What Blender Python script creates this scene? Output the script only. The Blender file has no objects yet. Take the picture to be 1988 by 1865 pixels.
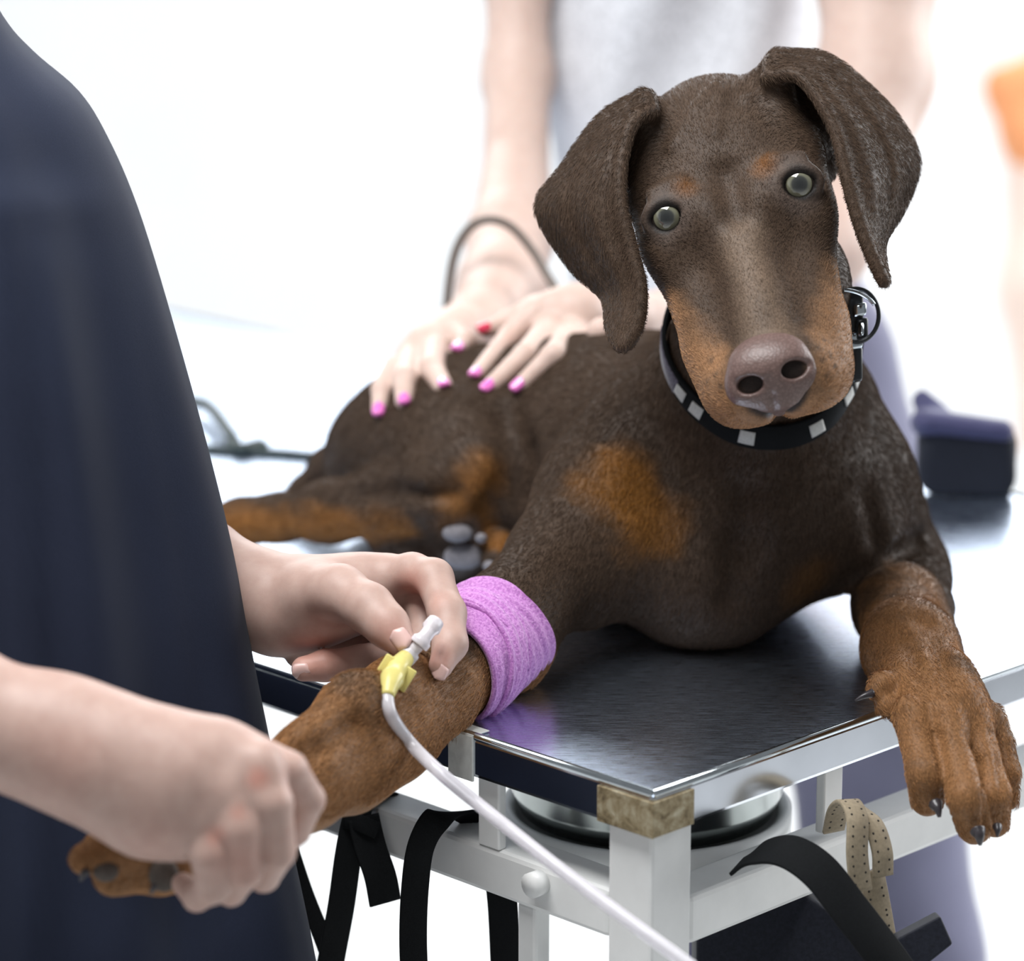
import bpy, bmesh, math, random
import numpy as np
from mathutils import Vector, Matrix

# ------------------------------------------------------------------ camera
FPX, CX, CY = 6200.0, 994.0, 932.5          # focal length and centre in photo pixels (1988 x 1865)
PITCH = math.atan(1557.5 / FPX)
SP, CP = math.sin(PITCH), math.cos(PITCH)
ZT = 0.85                                   # table top height
CAMZ = ZT + 1.63 * (SP + (1545 - CY) / FPX * CP)
scene = bpy.context.scene
COL = scene.collection
cam_d = bpy.data.cameras.new('camera')
cam = bpy.data.objects.new('camera', cam_d)
COL.objects.link(cam)
cam.location = (0, 0, CAMZ)
cam.rotation_euler = (math.pi / 2 - PITCH, 0, 0)
cam_d.sensor_fit = 'HORIZONTAL'
cam_d.sensor_width = 36.0
cam_d.lens = FPX / 1988.0 * 36.0
cam_d.clip_start = 0.05
cam_d.dof.use_dof = True
cam_d.dof.focus_distance = 1.735
cam_d.dof.aperture_fstop = 4.5
scene.camera = cam

# ------------------------------------------------------------------ light
world = bpy.data.worlds.new('world')
scene.world = world
world.use_nodes = True
wb = world.node_tree.nodes['Background']
wb.inputs[0].default_value = (0.93, 0.96, 1.0, 1)
wb.inputs[1].default_value = 0.20
def area(name, loc, target, sx, sy, power, col=(1, 1, 1)):
    l = bpy.data.lights.new(name, 'AREA')
    l.shape = 'RECTANGLE'; l.size = sx; l.size_y = sy; l.energy = power; l.color = col
    o = bpy.data.objects.new(name, l); COL.objects.link(o)
    o.location = loc
    o.rotation_euler = (Vector(target) - Vector(loc)).to_track_quat('-Z', 'Y').to_euler()
    return o
area('ceiling_lamp_light', (-0.5, 1.4, 2.62), (-0.2, 1.8, 0.9), 1.4, 0.8, 42)
area('window_light', (2.35, 3.0, 1.75), (0.0, 2.2, 0.9), 1.8, 1.5, 60, (0.96, 0.98, 1.0))
area('back_window_light', (0.2, 4.45, 1.8), (0.0, 2.0, 0.9), 3.4, 1.6, 70, (0.97, 0.985, 1.0))
vs = scene.view_settings
vs.view_transform = 'Standard'; vs.look = 'None'; vs.gamma = 1.0; vs.use_curve_mapping = False
vs.exposure = 0.35

# ------------------------------------------------------------------ helpers
def W(u, v, d):
    """photo pixel + distance along the optical axis -> world point"""
    x = (u - CX) / FPX * d; y = (v - CY) / FPX * d
    return np.array([x, d * CP - y * SP, CAMZ - d * SP - y * CP])
def DZ(v, z):
    """optical distance at which image row v meets height z"""
    return (CAMZ - z) / (SP + (v - CY) / FPX * CP)
def T(u, v, z=None):
    return W(u, v, DZ(v, ZT if z is None else z))
def PX(r, d): return r * d / FPX
def unit(a): a = np.asarray(a, float); return a / (np.linalg.norm(a) + 1e-12)
RIGHT = np.array([1.0, 0, 0]); DOWN = np.array([0, -SP, -CP]); FWD = np.array([0, CP, -SP])

class Field:
    """signed distance grid with smooth unions, meshed with surface nets"""
    def __init__(s, lo, hi, h):
        s.h = h; s.lo = np.array(lo, float)
        n = np.ceil((np.array(hi) - s.lo) / h).astype(int) + 1
        s.ax = [(s.lo[i] + h * np.arange(n[i])).astype(np.float32) for i in range(3)]
        s.F = np.full(n, 0.05, np.float32)
    def box(s, lo, hi, m):
        i0 = np.maximum(np.floor((np.array(lo) - m - s.lo) / s.h).astype(int), 0)
        i1 = np.minimum(np.ceil((np.array(hi) + m - s.lo) / s.h).astype(int) + 1, s.F.shape)
        if np.any(i1 <= i0): return None
        sl = tuple(slice(a, b) for a, b in zip(i0, i1))
        return sl, s.ax[0][sl[0]][:, None, None], s.ax[1][sl[1]][None, :, None], s.ax[2][sl[2]][None, None, :]
    def add(s, sl, d, k):
        a = s.F[sl]
        if k > 0:
            hh = np.maximum(k - np.abs(a - d), 0) / k
            s.F[sl] = np.minimum(a, d) - hh * hh * k * 0.25
        else: s.F[sl] = np.minimum(a, d)
    def cut(s, sl, d, k):
        a = s.F[sl]; b = -d
        hh = np.maximum(k - np.abs(a - b), 0) / max(k, 1e-9)
        s.F[sl] = np.maximum(a, b) + hh * hh * k * 0.25
    def cone(s, a, b, ra, rb, k=0.004, flat=None, op='add'):
        a = np.asarray(a, float); b = np.asarray(b, float); R = max(ra, rb)
        g = s.box(np.minimum(a, b) - R, np.maximum(a, b) + R, k + 3 * s.h)
        if g is None: return
        sl, x, y, z = g
        ba = (b - a).astype(np.float32); L = float(ba @ ba) + 1e-12
        x = x - np.float32(a[0]); y = y - np.float32(a[1]); z = z - np.float32(a[2])
        t = np.clip((x * ba[0] + y * ba[1] + z * ba[2]) / L, 0, 1)
        qx = x - t * ba[0]; qy = y - t * ba[1]; qz = z - t * ba[2]
        if flat is not None:
            n, f = flat; n = unit(n).astype(np.float32)
            c = (qx * n[0] + qy * n[1] + qz * n[2]) * np.float32(1 / f - 1)
            qx = qx + c * n[0]; qy = qy + c * n[1]; qz = qz + c * n[2]
        d = np.sqrt(qx * qx + qy * qy + qz * qz) - (ra + t * (rb - ra))
        if flat is not None: d = d * np.float32(min(1.0, 0.5 + 0.5 * flat[1]))
        (s.add if op == 'add' else s.cut)(sl, d.astype(np.float32), k)
    def chain(s, pts, k=0.004, flat=None):
        """pts: (u, v, d, r_px)"""
        w = [(W(u, v, d), PX(r, d)) for u, v, d, r in pts]
        for (a, ra), (b, rb) in zip(w[:-1], w[1:]): s.cone(a, b, ra, rb, k, flat)
    def ell(s, c, axes, rad, k=0.004, op='add'):
        c = np.asarray(c, float); A = np.array([unit(q) for q in axes]); rad = np.asarray(rad, float)
        ext = np.sqrt(((A * rad[:, None]) ** 2).sum(0))
        g = s.box(c - ext, c + ext, k + 3 * s.h)
        if g is None: return
        sl, x, y, z = g
        x = x - np.float32(c[0]); y = y - np.float32(c[1]); z = z - np.float32(c[2])
        A = A.astype(np.float32)
        p = [(x * A[i, 0] + y * A[i, 1] + z * A[i, 2]) / np.float32(rad[i]) for i in range(3)]
        k0 = np.sqrt(p[0] ** 2 + p[1] ** 2 + p[2] ** 2)
        k1 = np.sqrt((p[0] / rad[0]) ** 2 + (p[1] / rad[1]) ** 2 + (p[2] / rad[2]) ** 2) + 1e-9
        d = k0 * (k0 - 1) / k1
        (s.add if op == 'add' else s.cut)(sl, d.astype(np.float32), k)
    def ball(s, c, r, k=0.004, op='add'): s.cone(c, np.asarray(c) + 1e-6, r, r, k, None, op)
    def torus(s, c, n, R, r, k=0.003, squash=None):
        c = np.asarray(c, float); n = unit(n).astype(np.float32)
        g = s.box(c - R - r, c + R + r, k + 3 * s.h)
        if g is None: return
        sl, x, y, z = g
        x = x - np.float32(c[0]); y = y - np.float32(c[1]); z = z - np.float32(c[2])
        if squash is not None:
            m, f = squash; m = unit(m).astype(np.float32)
            q = (x * m[0] + y * m[1] + z * m[2]) * np.float32(1 / f - 1)
            x = x + q * m[0]; y = y + q * m[1]; z = z + q * m[2]
        hgt = x * n[0] + y * n[1] + z * n[2]
        rad = np.sqrt(np.maximum(x * x + y * y + z * z - hgt * hgt, 0))
        s.add(sl, (np.sqrt((rad - R) ** 2 + hgt ** 2) - r).astype(np.float32), k)
    def tri(s, a, b, c, r, k):
        a, b, c = (np.asarray(q, np.float32) for q in (a, b, c))
        lo = np.minimum(np.minimum(a, b), c) - r; hi = np.maximum(np.maximum(a, b), c) + r
        g = s.box(lo, hi, k + 3 * s.h)
        if g is None: return
        sl, x, y, z = g
        P = np.stack(np.broadcast_arrays(x, y, z), -1)
        n = np.cross(b - a, a - c)
        def seg(p0, p1):
            e = p1 - p0; q = P - p0
            t = np.clip((q @ e) / (e @ e + 1e-12), 0, 1)[..., None]
            w = q - t * e
            return (w * w).sum(-1)
        pa, pb, pc = P - a, P - b, P - c
        ins = (np.sign(pa @ np.cross(b - a, n)) + np.sign(pb @ np.cross(c - b, n)) + np.sign(pc @ np.cross(a - c, n))) >= 2
        dn = (pa @ n) ** 2 / (n @ n + 1e-18)
        d2 = np.where(ins, dn, np.minimum(np.minimum(seg(a, b), seg(b, c)), seg(c, a)))
        s.add(sl, np.sqrt(d2) - np.float32(r), k)
    def val(s, P):
        i = np.clip(np.round((np.asarray(P) - s.lo) / s.h).astype(int), 0, np.array(s.F.shape) - 1)
        return s.F[tuple(i.T)]
    def hit(s, u, v, d0, d1):
        """distance at which the ray of pixel (u, v) first meets the surface"""
        dd = np.arange(d0, d1, s.h * 0.25); f = s.val(np.array([W(u, v, q) for q in dd])); m = np.nonzero(f < 0)[0]
        return dd[m[0]] if len(m) else None
    def merge(s, o, k):
        i0 = np.round((o.lo - s.lo) / s.h).astype(int); sl = tuple(slice(a, a + n) for a, n in zip(i0, o.F.shape))
        s.add(sl, o.F, k)
    def mesh(s):
        F = s.F; I = (F < 0)
        F[0], F[-1] = np.maximum(F[0], 1e-4), np.maximum(F[-1], 1e-4)
        F[:, 0], F[:, -1] = np.maximum(F[:, 0], 1e-4), np.maximum(F[:, -1], 1e-4)
        F[:, :, 0], F[:, :, -1] = np.maximum(F[:, :, 0], 1e-4), np.maximum(F[:, :, -1], 1e-4)
        I = (F < 0).astype(np.uint8)
        c = I[:-1] + I[1:]; c = c[:, :-1] + c[:, 1:]; c = c[:, :, :-1] + c[:, :, 1:]
        act = np.argwhere((c > 0) & (c < 8))
        ids = np.full(c.shape, -1, np.int32)
        ids[tuple(act.T)] = np.arange(len(act))
        off = np.array([(i, j, k) for i in (0, 1) for j in (0, 1) for k in (0, 1)])
        V = [F[tuple((act + o).T)] for o in off]
        acc = np.zeros((len(act), 3)); cnt = np.zeros(len(act))
        for p in range(8):
            for q in range(p + 1, 8):
                if np.abs(off[p] - off[q]).sum() != 1: continue
                a, b = V[p], V[q]; m = (a < 0) != (b < 0)
                t = np.where(m, a / np.where(m, a - b, 1), 0)
                acc += np.where(m[:, None], off[p] + t[:, None] * (off[q] - off[p]), 0); cnt += m
        co = s.lo + (act + acc / cnt[:, None]) * s.h
        quads = []
        for ax in range(3):
            o1, o2 = [i for i in range(3) if i != ax]
            sa = [slice(None)] * 3; sb = [slice(None)] * 3; sa[ax] = slice(0, -1); sb[ax] = slice(1, None)
            A, B = I[tuple(sa)], I[tuple(sb)]
            e = np.argwhere(A != B)
            m = np.ones(len(e), bool)
            for o in (o1, o2): m &= (e[:, o] > 0) & (e[:, o] < F.shape[o] - 1)
            e = e[m]; flip = A[tuple(e.T)] == 0
            def idx(d1, d2):
                q = e.copy(); q[:, o1] += d1; q[:, o2] += d2
                return ids[tuple(q.T)]
            Q = np.stack([idx(-1, -1), idx(0, -1), idx(0, 0), idx(-1, 0)], 1)
            if ax == 1: flip = ~flip
            Q[flip] = Q[flip][:, ::-1]
            quads.append(Q)
        return co, np.concatenate(quads)

def relax(co, fa, n=2, lam=0.5):
    """volume-keeping (Taubin) smoothing"""
    e = np.concatenate([fa[:, [0, 1]], fa[:, [1, 2]], fa[:, [2, 3]], fa[:, [3, 0]]])
    for it in range(2 * n):
        l = lam if it % 2 == 0 else -lam * 1.04
        S = np.zeros_like(co); c = np.zeros(len(co))
        for a, b in ((0, 1), (1, 0)):
            for i in range(3): S[:, i] += np.bincount(e[:, a], co[e[:, b], i], len(co))
            c += np.bincount(e[:, a], minlength=len(co))
        co = co + l * (S / np.maximum(c, 1)[:, None] - co)
    return co

def mk(name, co, fa, mat, parent=None, smooth=True, col=None):
    me = bpy.data.meshes.new(name)
    if isinstance(fa, np.ndarray):
        me.vertices.add(len(co)); me.vertices.foreach_set('co', np.asarray(co, np.float32).ravel())
        n, k = fa.shape
        me.loops.add(n * k); me.loops.foreach_set('vertex_index', fa.astype(np.int32).ravel())
        me.polygons.add(n); me.polygons.foreach_set('loop_start', (np.arange(n) * k).astype(np.int32))
        me.polygons.foreach_set('loop_total', np.full(n, k, np.int32))
        me.update(calc_edges=True); me.validate()
    else:
        me.from_pydata([tuple(map(float, p)) for p in co], [], [tuple(map(int, q)) for q in fa]); me.update()
    if smooth: me.polygons.foreach_set('use_smooth', np.ones(len(me.polygons), bool))
    if col is not None:
        at = me.color_attributes.new('col', 'FLOAT_COLOR', 'POINT')
        c4 = np.ones((len(co), 4), np.float32); c4[:, :3] = col
        at.data.foreach_set('color', c4.ravel())
    o = bpy.data.objects.new(name, me); COL.objects.link(o)
    if mat is not None: me.materials.append(mat)
    if parent is not None: o.parent = parent; o.matrix_parent_inverse = parent.matrix_world.inverted()
    return o
def tag(o, label=None, cat=None, group=None, kind=None):
    for k, v in (('label', label), ('category', cat), ('group', group), ('kind', kind)):
        if v: o[k] = v
    return o
def thing(name, loc, label, cat, group=None):
    o = bpy.data.objects.new(name, None); COL.objects.link(o); o.location = [float(q) for q in loc]
    o.empty_display_size = 0.02
    bpy.context.view_layer.update()
    return tag(o, label, cat, group)
def join(parts):
    co = np.concatenate([p[0] for p in parts]); fa = []; n = 0
    for p in parts: fa.append(np.asarray(p[1]) + n); n += len(p[0])
    return co, np.concatenate(fa)
def spline(P, n=8):
    """Catmull-Rom through rows of P"""
    P = np.asarray(P, float); Q = np.vstack([2 * P[0] - P[1], P, 2 * P[-1] - P[-2]]); out = []
    for i in range(1, len(Q) - 2):
        for t in np.arange(n) / n:
            a, b, c, d = Q[i - 1:i + 3]
            out.append(0.5 * (2 * b + (c - a) * t + (2 * a - 5 * b + 4 * c - d) * t * t + (3 * b - a - 3 * c + d) * t ** 3))
    out.append(P[-1]); return np.array(out)
def loft(rings, cap=True, closed=True):
    R = np.asarray(rings, float); n, m = R.shape[:2]; co = R.reshape(-1, 3); fa = []
    i = np.arange(n - 1)[:, None]; j = np.arange(m if closed else m - 1)[None, :]; j2 = (j + 1) % m
    fa = np.stack(np.broadcast_arrays(i * m + j, i * m + j2, (i + 1) * m + j2, (i + 1) * m + j), -1).reshape(-1, 4)
    if cap and closed:
        co = np.vstack([co, R[0].mean(0), R[-1].mean(0)]); a = np.arange(m); b = (a + 1) % m
        # fan caps as degenerate-free quads (two rim steps per quad) when m is even
        e = np.arange(0, m, 2)
        f0 = np.stack([np.full(len(e), n * m), (e + 2) % m, (e + 1) % m, e], 1)
        q = (n - 1) * m
        f1 = np.stack([np.full(len(e), n * m + 1), q + e, q + (e + 1) % m, q + (e + 2) % m], 1)
        fa = np.vstack([fa, f0, f1])
    return co, fa
def frames(P):
    t = np.gradient(P, axis=0); t /= np.linalg.norm(t, axis=1)[:, None] + 1e-12
    n = np.cross(t[0], [0.3, 0.2, 0.9]); n = unit(n); N = []
    for q in t:
        n = unit(n - q * (n @ q)); N.append(n)
    N = np.array(N); return t, N, np.cross(t, N)
def tube(P, r, m=12):
    P = np.asarray(P, float); r = np.broadcast_to(np.asarray(r, float), (len(P),))
    t, N, B = frames(P); a = np.linspace(0, 2 * np.pi, m, endpoint=False)
    return loft(P[:, None] + r[:, None, None] * (np.cos(a)[None, :, None] * N[:, None] + np.sin(a)[None, :, None] * B[:, None]))
def ribbon(P, wdir, w, th):
    """strap swept along P; wdir is the width direction (one, or one per point)"""
    P = np.asarray(P, float); t, _, _ = frames(P)
    wd = np.broadcast_to(np.asarray(wdir, float), P.shape); wd = wd - t * (wd * t).sum(1)[:, None]
    wd = wd / np.linalg.norm(wd, axis=1)[:, None]; nn = np.cross(t, wd); w = np.broadcast_to(np.asarray(w, float), (len(P),))[:, None]
    b = th * 0.35
    prof = [(-.5, -.5 + .2), (-.5 + .03, -.5), (.5 - .03, -.5), (.5, -.5 + .2), (.5, .5 - .2), (.5 - .03, .5), (-.5 + .03, .5), (-.5, .5 - .2)]
    return loft(np.stack([P + wd * w * a + nn * th * c for a, c in prof], 1))
def obox(c, ax, half, bev=0.0, seg=2):
    """bevelled box: centre, 3 axes, 3 half sizes -> (co, faces) lists"""
    bm = bmesh.new(); bmesh.ops.create_cube(bm, size=2)
    for v in bm.verts: v.co = Vector((v.co.x * half[0], v.co.y * half[1], v.co.z * half[2]))
    if bev > 0: bmesh.ops.bevel(bm, geom=bm.edges[:], offset=bev, segments=seg, affect='EDGES', profile=0.5)
    A = np.array([unit(q) for q in ax]); c = np.asarray(c, float)
    co = [c + np.array(v.co) @ A for v in bm.verts]; bm.verts.index_update()
    fa = [[v.index for v in f.verts] for f in bm.faces]; bm.free()
    if np.linalg.det(A) < 0: fa = [f[::-1] for f in fa]
    return co, fa
def sstep(a, b, x):
    t = np.clip((x - a) / (b - a), 0, 1); return t * t * (3 - 2 * t)

# ------------------------------------------------------------------ materials
MATS = {}
def nodes(name):
    m = bpy.data.materials.new(name); m.use_nodes = True; MATS[name] = m
    nt = m.node_tree; return m, nt, nt.nodes['Principled BSDF']
def setp(b, **kw):
    for k, v in kw.items():
        k = {'base': 'Base Color', 'rough': 'Roughness', 'metal': 'Metallic', 'spec': 'Specular IOR Level', 'sheen': 'Sheen Weight',
             'sheenr': 'Sheen Roughness', 'sheent': 'Sheen Tint', 'sss': 'Subsurface Weight', 'sssr': 'Subsurface Radius', 'ssss': 'Subsurface Scale',
             'trans': 'Transmission Weight', 'ior': 'IOR', 'coat': 'Coat Weight', 'alpha': 'Alpha'}.get(k, k)
        b.inputs[k].default_value = v if not (isinstance(v, tuple) and len(v) == 3 and 'Color' in k or k == 'Sheen Tint') else (*v[:3], 1)
def L(nt, a, b): nt.links.new(a, b)
def noise(nt, scale, detail=4, rough=0.55, vec=None, dist=0.0):
    n = nt.nodes.new('ShaderNodeTexNoise'); n.inputs['Scale'].default_value = scale
    n.inputs['Detail'].default_value = detail; n.inputs['Roughness'].default_value = rough; n.inputs['Distortion'].default_value = dist
    if vec is None:
        tc = nt.nodes.new('ShaderNodeTexCoord'); vec = tc.outputs['Object']
    L(nt, vec, n.inputs['Vector']); return n
def mapping(nt, scale, rot=(0, 0, 0)):
    tc = nt.nodes.new('ShaderNodeTexCoord'); mp = nt.nodes.new('ShaderNodeMapping')
    mp.inputs['Scale'].default_value = scale; mp.inputs['Rotation'].default_value = rot
    L(nt, tc.outputs['Object'], mp.inputs['Vector']); return mp.outputs['Vector']
def ramp(nt, fac, stops):
    r = nt.nodes.new('ShaderNodeValToRGB')
    while len(r.color_ramp.elements) < len(stops): r.color_ramp.elements.new(0.5)
    for e, (p, c) in zip(r.color_ramp.elements, stops): e.position = p; e.color = (*c, 1)
    L(nt, fac, r.inputs[0]); return r.outputs[0]
def mixc(nt, mode, fac, a, b):
    m = nt.nodes.new('ShaderNodeMix'); m.data_type = 'RGBA'; m.blend_type = mode
    for sock, val in ((m.inputs[0], fac), (m.inputs[6], a), (m.inputs[7], b)):
        if hasattr(val, 'links'): L(nt, val, sock)
        else: sock.default_value = val if not isinstance(val, tuple) else (*val, 1)
    return m.outputs[2]
def bump(nt, b, h, strength, dist):
    n = nt.nodes.new('ShaderNodeBump'); n.inputs['Strength'].default_value = strength; n.inputs['Distance'].default_value = dist
    L(nt, h, n.inputs['Height']); L(nt, n.outputs[0], b.inputs['Normal']); return n
def plain(name, base, rough=0.5, metal=0.0, var=0.08, nscale=60, bmp=0.0, **kw):
    m, nt, b = nodes(name); setp(b, rough=rough, metal=metal, **kw)
    n = noise(nt, nscale)
    lo = tuple(c * (1 - var) for c in base); hi = tuple(min(1, c * (1 + var)) for c in base)
    L(nt, ramp(nt, n.outputs[0], [(0.3, lo), (0.7, hi)]), b.inputs['Base Color'])
    if bmp: bump(nt, b, n.outputs[0], bmp, 0.001)
    return m
def vcol(nt):
    a = nt.nodes.new('ShaderNodeVertexColor'); a.layer_name = 'col'; return a.outputs[0]

def mat_fur():
    m, nt, b = nodes('short_fur'); setp(b, rough=0.55, spec=0.22, sheen=0.06, sheenr=0.3, sheent=(0.95, 0.85, 0.75))
    n1 = noise(nt, 900, 3, 0.6); n2 = noise(nt, 45, 4)
    c = mixc(nt, 'MULTIPLY', 1.0, vcol(nt), ramp(nt, n1.outputs[0], [(0.28, (0.62, 0.6, 0.58)), (0.72, (1.35, 1.33, 1.3))]))
    c = mixc(nt, 'MULTIPLY', 0.7, c, ramp(nt, n2.outputs[0], [(0.3, (0.8, 0.8, 0.8)), (0.7, (1.15, 1.13, 1.1))]))
    L(nt, c, b.inputs['Base Color']); bump(nt, b, n1.outputs[0], 0.35, 0.0008); return m
def mat_hair():
    m, nt, b = nodes('fur_strands'); setp(b, rough=0.6, spec=0.12)
    a = nt.nodes.new('ShaderNodeAttribute'); a.attribute_name = 'col'
    L(nt, a.outputs['Color'], b.inputs['Base Color']); return m
def mat_skin():
    m, nt, b = nodes('skin'); setp(b, rough=0.48, spec=0.35, sss=0.12, ssss=0.006); b.inputs['Subsurface Radius'].default_value = (1.0, 0.35, 0.2)
    n = noise(nt, 120, 5); n2 = noise(nt, 1400, 3)
    c = mixc(nt, 'MULTIPLY', 1.0, vcol(nt), ramp(nt, n.outputs[0], [(0.3, (0.93, 0.88, 0.87)), (0.7, (1.05, 1.04, 1.04))]))
    L(nt, c, b.inputs['Base Color']); bump(nt, b, n2.outputs[0], 0.12, 0.0004); return m
def mat_cloth(name, base, weave=1500, var=0.12, rough=0.85, sheen=0.3):
    m, nt, b = nodes(name); setp(b, rough=rough, spec=0.2, sheen=sheen, sheenr=0.4)
    n = noise(nt, weave, 2); n2 = noise(nt, 14, 4)
    c = ramp(nt, n.outputs[0], [(0.3, tuple(q * (1 - var) for q in base)), (0.7, tuple(q * (1 + var) for q in base))])
    c = mixc(nt, 'MULTIPLY', 0.6, c, ramp(nt, n2.outputs[0], [(0.3, (0.85, 0.85, 0.87)), (0.7, (1.1, 1.1, 1.1))]))
    L(nt, c, b.inputs['Base Color']); bump(nt, b, n.outputs[0], 0.15, 0.0006); return m
def mat_steel():
    m, nt, b = nodes('brushed_steel'); setp(b, metal=1.0)
    n = noise(nt, 30, 6, 0.7, mapping(nt, (2.0, 26, 26))); n2 = noise(nt, 8, 5)
    L(nt, ramp(nt, n2.outputs[0], [(0.3, (0.52, 0.61, 0.75)), (0.7, (0.66, 0.76, 0.92))]), b.inputs['Base Color'])  # blue tint puts the bluish reflected ambient into the steel's base colour
    L(nt, ramp(nt, n.outputs[0], [(0.3, (0.20, 0.20, 0.20)), (0.75, (0.36, 0.36, 0.36))]), b.inputs['Roughness'])
    bump(nt, b, n.outputs[0], 0.03, 0.0004); return m
def mat_rust():
    m, nt, b = nodes('corroded_corner_plate'); setp(b, rough=0.6, metal=0.4)
    n = noise(nt, 90, 6, 0.7, dist=0.6)
    L(nt, ramp(nt, n.outputs[0], [(0.32, (0.10, 0.07, 0.035)), (0.48, (0.30, 0.24, 0.14)), (0.62, (0.45, 0.40, 0.28)), (0.8, (0.62, 0.58, 0.48))]), b.inputs['Base Color'])
    bump(nt, b, n.outputs[0], 0.5, 0.001); return m
def mat_bandage():
    m, nt, b = nodes('cohesive_bandage'); setp(b, rough=0.8, sheen=0.3)
    n = noise(nt, 700, 3, 0.6); n2 = noise(nt, 60, 3)
    c = ramp(nt, n.outputs[0], [(0.3, (0.34, 0.10, 0.38)), (0.55, (0.56, 0.23, 0.58)), (0.8, (0.74, 0.42, 0.74))])
    L(nt, c, b.inputs['Base Color']); bump(nt, b, n.outputs[0], 0.6, 0.001); return m
def mat_clear(name, base, rough=0.15, trans=0.55):
    m, nt, b = nodes(name); setp(b, rough=rough, trans=trans, ior=1.35)
    n = noise(nt, 200, 2); L(nt, ramp(nt, n.outputs[0], [(0.3, tuple(c * .93 for c in base)), (0.7, base)]), b.inputs['Base Color']); return m
def mat_eye():
    m, nt, b = nodes('eyeball'); setp(b, rough=0.06, spec=0.6, coat=1.0)
    tc = nt.nodes.new('ShaderNodeTexCoord'); sp = nt.nodes.new('ShaderNodeSeparateXYZ'); L(nt, tc.outputs['Object'], sp.inputs[0])
    c = ramp(nt, sp.outputs[2], [(0.0, (0.30, 0.20, 0.16)), (0.60, (0.10, 0.07, 0.06)), (0.72, (0.02, 0.017, 0.014)), (0.78, (0.20, 0.195, 0.13)), (0.88, (0.14, 0.14, 0.10)), (0.925, (0.035, 0.037, 0.033)), (1.0, (0.012, 0.014, 0.014))])
    L(nt, c, b.inputs['Base Color']); return m
def mat_nose():
    m, nt, b = nodes('nose_leather'); setp(b, rough=0.42, spec=0.45)
    n = nt.nodes.new('ShaderNodeTexVoronoi'); n.inputs['Scale'].default_value = 650
    tc = nt.nodes.new('ShaderNodeTexCoord'); L(nt, tc.outputs['Object'], n.inputs['Vector'])
    L(nt, ramp(nt, n.outputs[0], [(0.0, (0.19, 0.122, 0.108)), (0.6, (0.125, 0.078, 0.068))]), b.inputs['Base Color'])
    bump(nt, b, n.outputs[0], 0.25, 0.0006); return m

FUR = mat_fur(); HAIR = mat_hair(); SKIN = mat_skin(); STEEL = mat_steel(); RUST = mat_rust(); EYE = mat_eye(); NOSE = mat_nose(); BANDAGE = mat_bandage()
NAVY = mat_cloth('navy_scrubs', (0.014, 0.019, 0.038), sheen=0.02)
TSHIRT = mat_cloth('heather_grey_knit', (0.60, 0.615, 0.65), 300, 0.22)
PANTS = mat_cloth('blue_grey_trousers', (0.20, 0.20, 0.29), 900, 0.10)
BLACKWEB = mat_cloth('black_webbing', (0.006, 0.007, 0.008), 1200, 0.3, 0.9, 0.0)
BAGCLOTH = mat_cloth('dark_nylon', (0.012, 0.014, 0.022), 500, 0.25, 0.7, 0.15)
BAGTOP = mat_cloth('violet_nylon', (0.06, 0.06, 0.13), 500, 0.15, 0.6, 0.2)
WHITEPAINT = plain('white_enamel', (0.78, 0.79, 0.78), 0.35, var=0.03)
TAPE = plain('grey_white_tape', (0.60, 0.62, 0.60), 0.6, var=0.12, nscale=150)
CLAW = plain('dark_claw', (0.035, 0.03, 0.034), 0.3, var=0.3, nscale=200)
PADM = plain('paw_pad', (0.20, 0.19, 0.205), 0.7, var=0.2, nscale=300, bmp=0.3)
PADD = plain('dark_paw_pad', (0.07, 0.055, 0.045), 0.7, var=0.3, nscale=300, bmp=0.3)
EDGEST = plain('polished_edge_steel', (0.60, 0.63, 0.68), 0.16, 1.0, var=0.06, nscale=25)
CHROME = plain('chrome', (0.55, 0.60, 0.63), 0.12, 1.0, var=0.1)
DARKMET = plain('dark_plastic', (0.015, 0.018, 0.02), 0.3)
CHECKW = mat_cloth('white_check_web', (0.55, 0.55, 0.52), 900, 0.1)
GREYWEB = mat_cloth('grey_violet_web', (0.10, 0.09, 0.12), 700, 0.5)
BEIGE = mat_cloth('beige_leather', (0.30, 0.25, 0.175), 500, 0.12, 0.7, 0.05)
HOLE = plain('punched_hole', (0.03, 0.025, 0.02), 0.9)
NAILPINK = plain('pink_nail_polish', (0.85, 0.20, 0.60), 0.15, var=0.05, coat=1.0)
NAILRED = plain('red_nail_polish', (0.62, 0.04, 0.09), 0.15, var=0.05, coat=1.0)
NAIL = plain('bare_nail', (0.72, 0.48, 0.44), 0.3, var=0.05)
WHITEPL = mat_clear('frosted_plastic', (0.92, 0.88, 0.92), 0.25, 0.35)
YELLOWPL = mat_clear('yellow_plastic', (0.90, 0.80, 0.28), 0.25, 0.25)
TUBECL = mat_clear('clear_tubing', (0.90, 0.88, 0.93), 0.12, 0.45)
WALLW = plain('white_wall_paint', (0.88, 0.89, 0.90), 0.7, var=0.015, nscale=5)
FLOORM = plain('pale_floor', (0.74, 0.75, 0.75), 0.35, var=0.04, nscale=6)
ORANGE = mat_cloth('orange_cloth', (0.85, 0.36, 0.16), 400)
PEACH = mat_cloth('peach_cloth', (0.92, 0.74, 0.64), 400)
CORDM = plain('dark_cord', (0.02, 0.035, 0.035), 0.5)
BROWNCORD = plain('brown_grey_cord', (0.16, 0.13, 0.11), 0.5)
STEELPAN = plain('polished_steel', (0.34, 0.37, 0.36), 0.22, 1.0, var=0.2, nscale=12)
PANGREEN = plain('pan_water_green', (0.25, 0.33, 0.28), 0.2)
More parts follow.
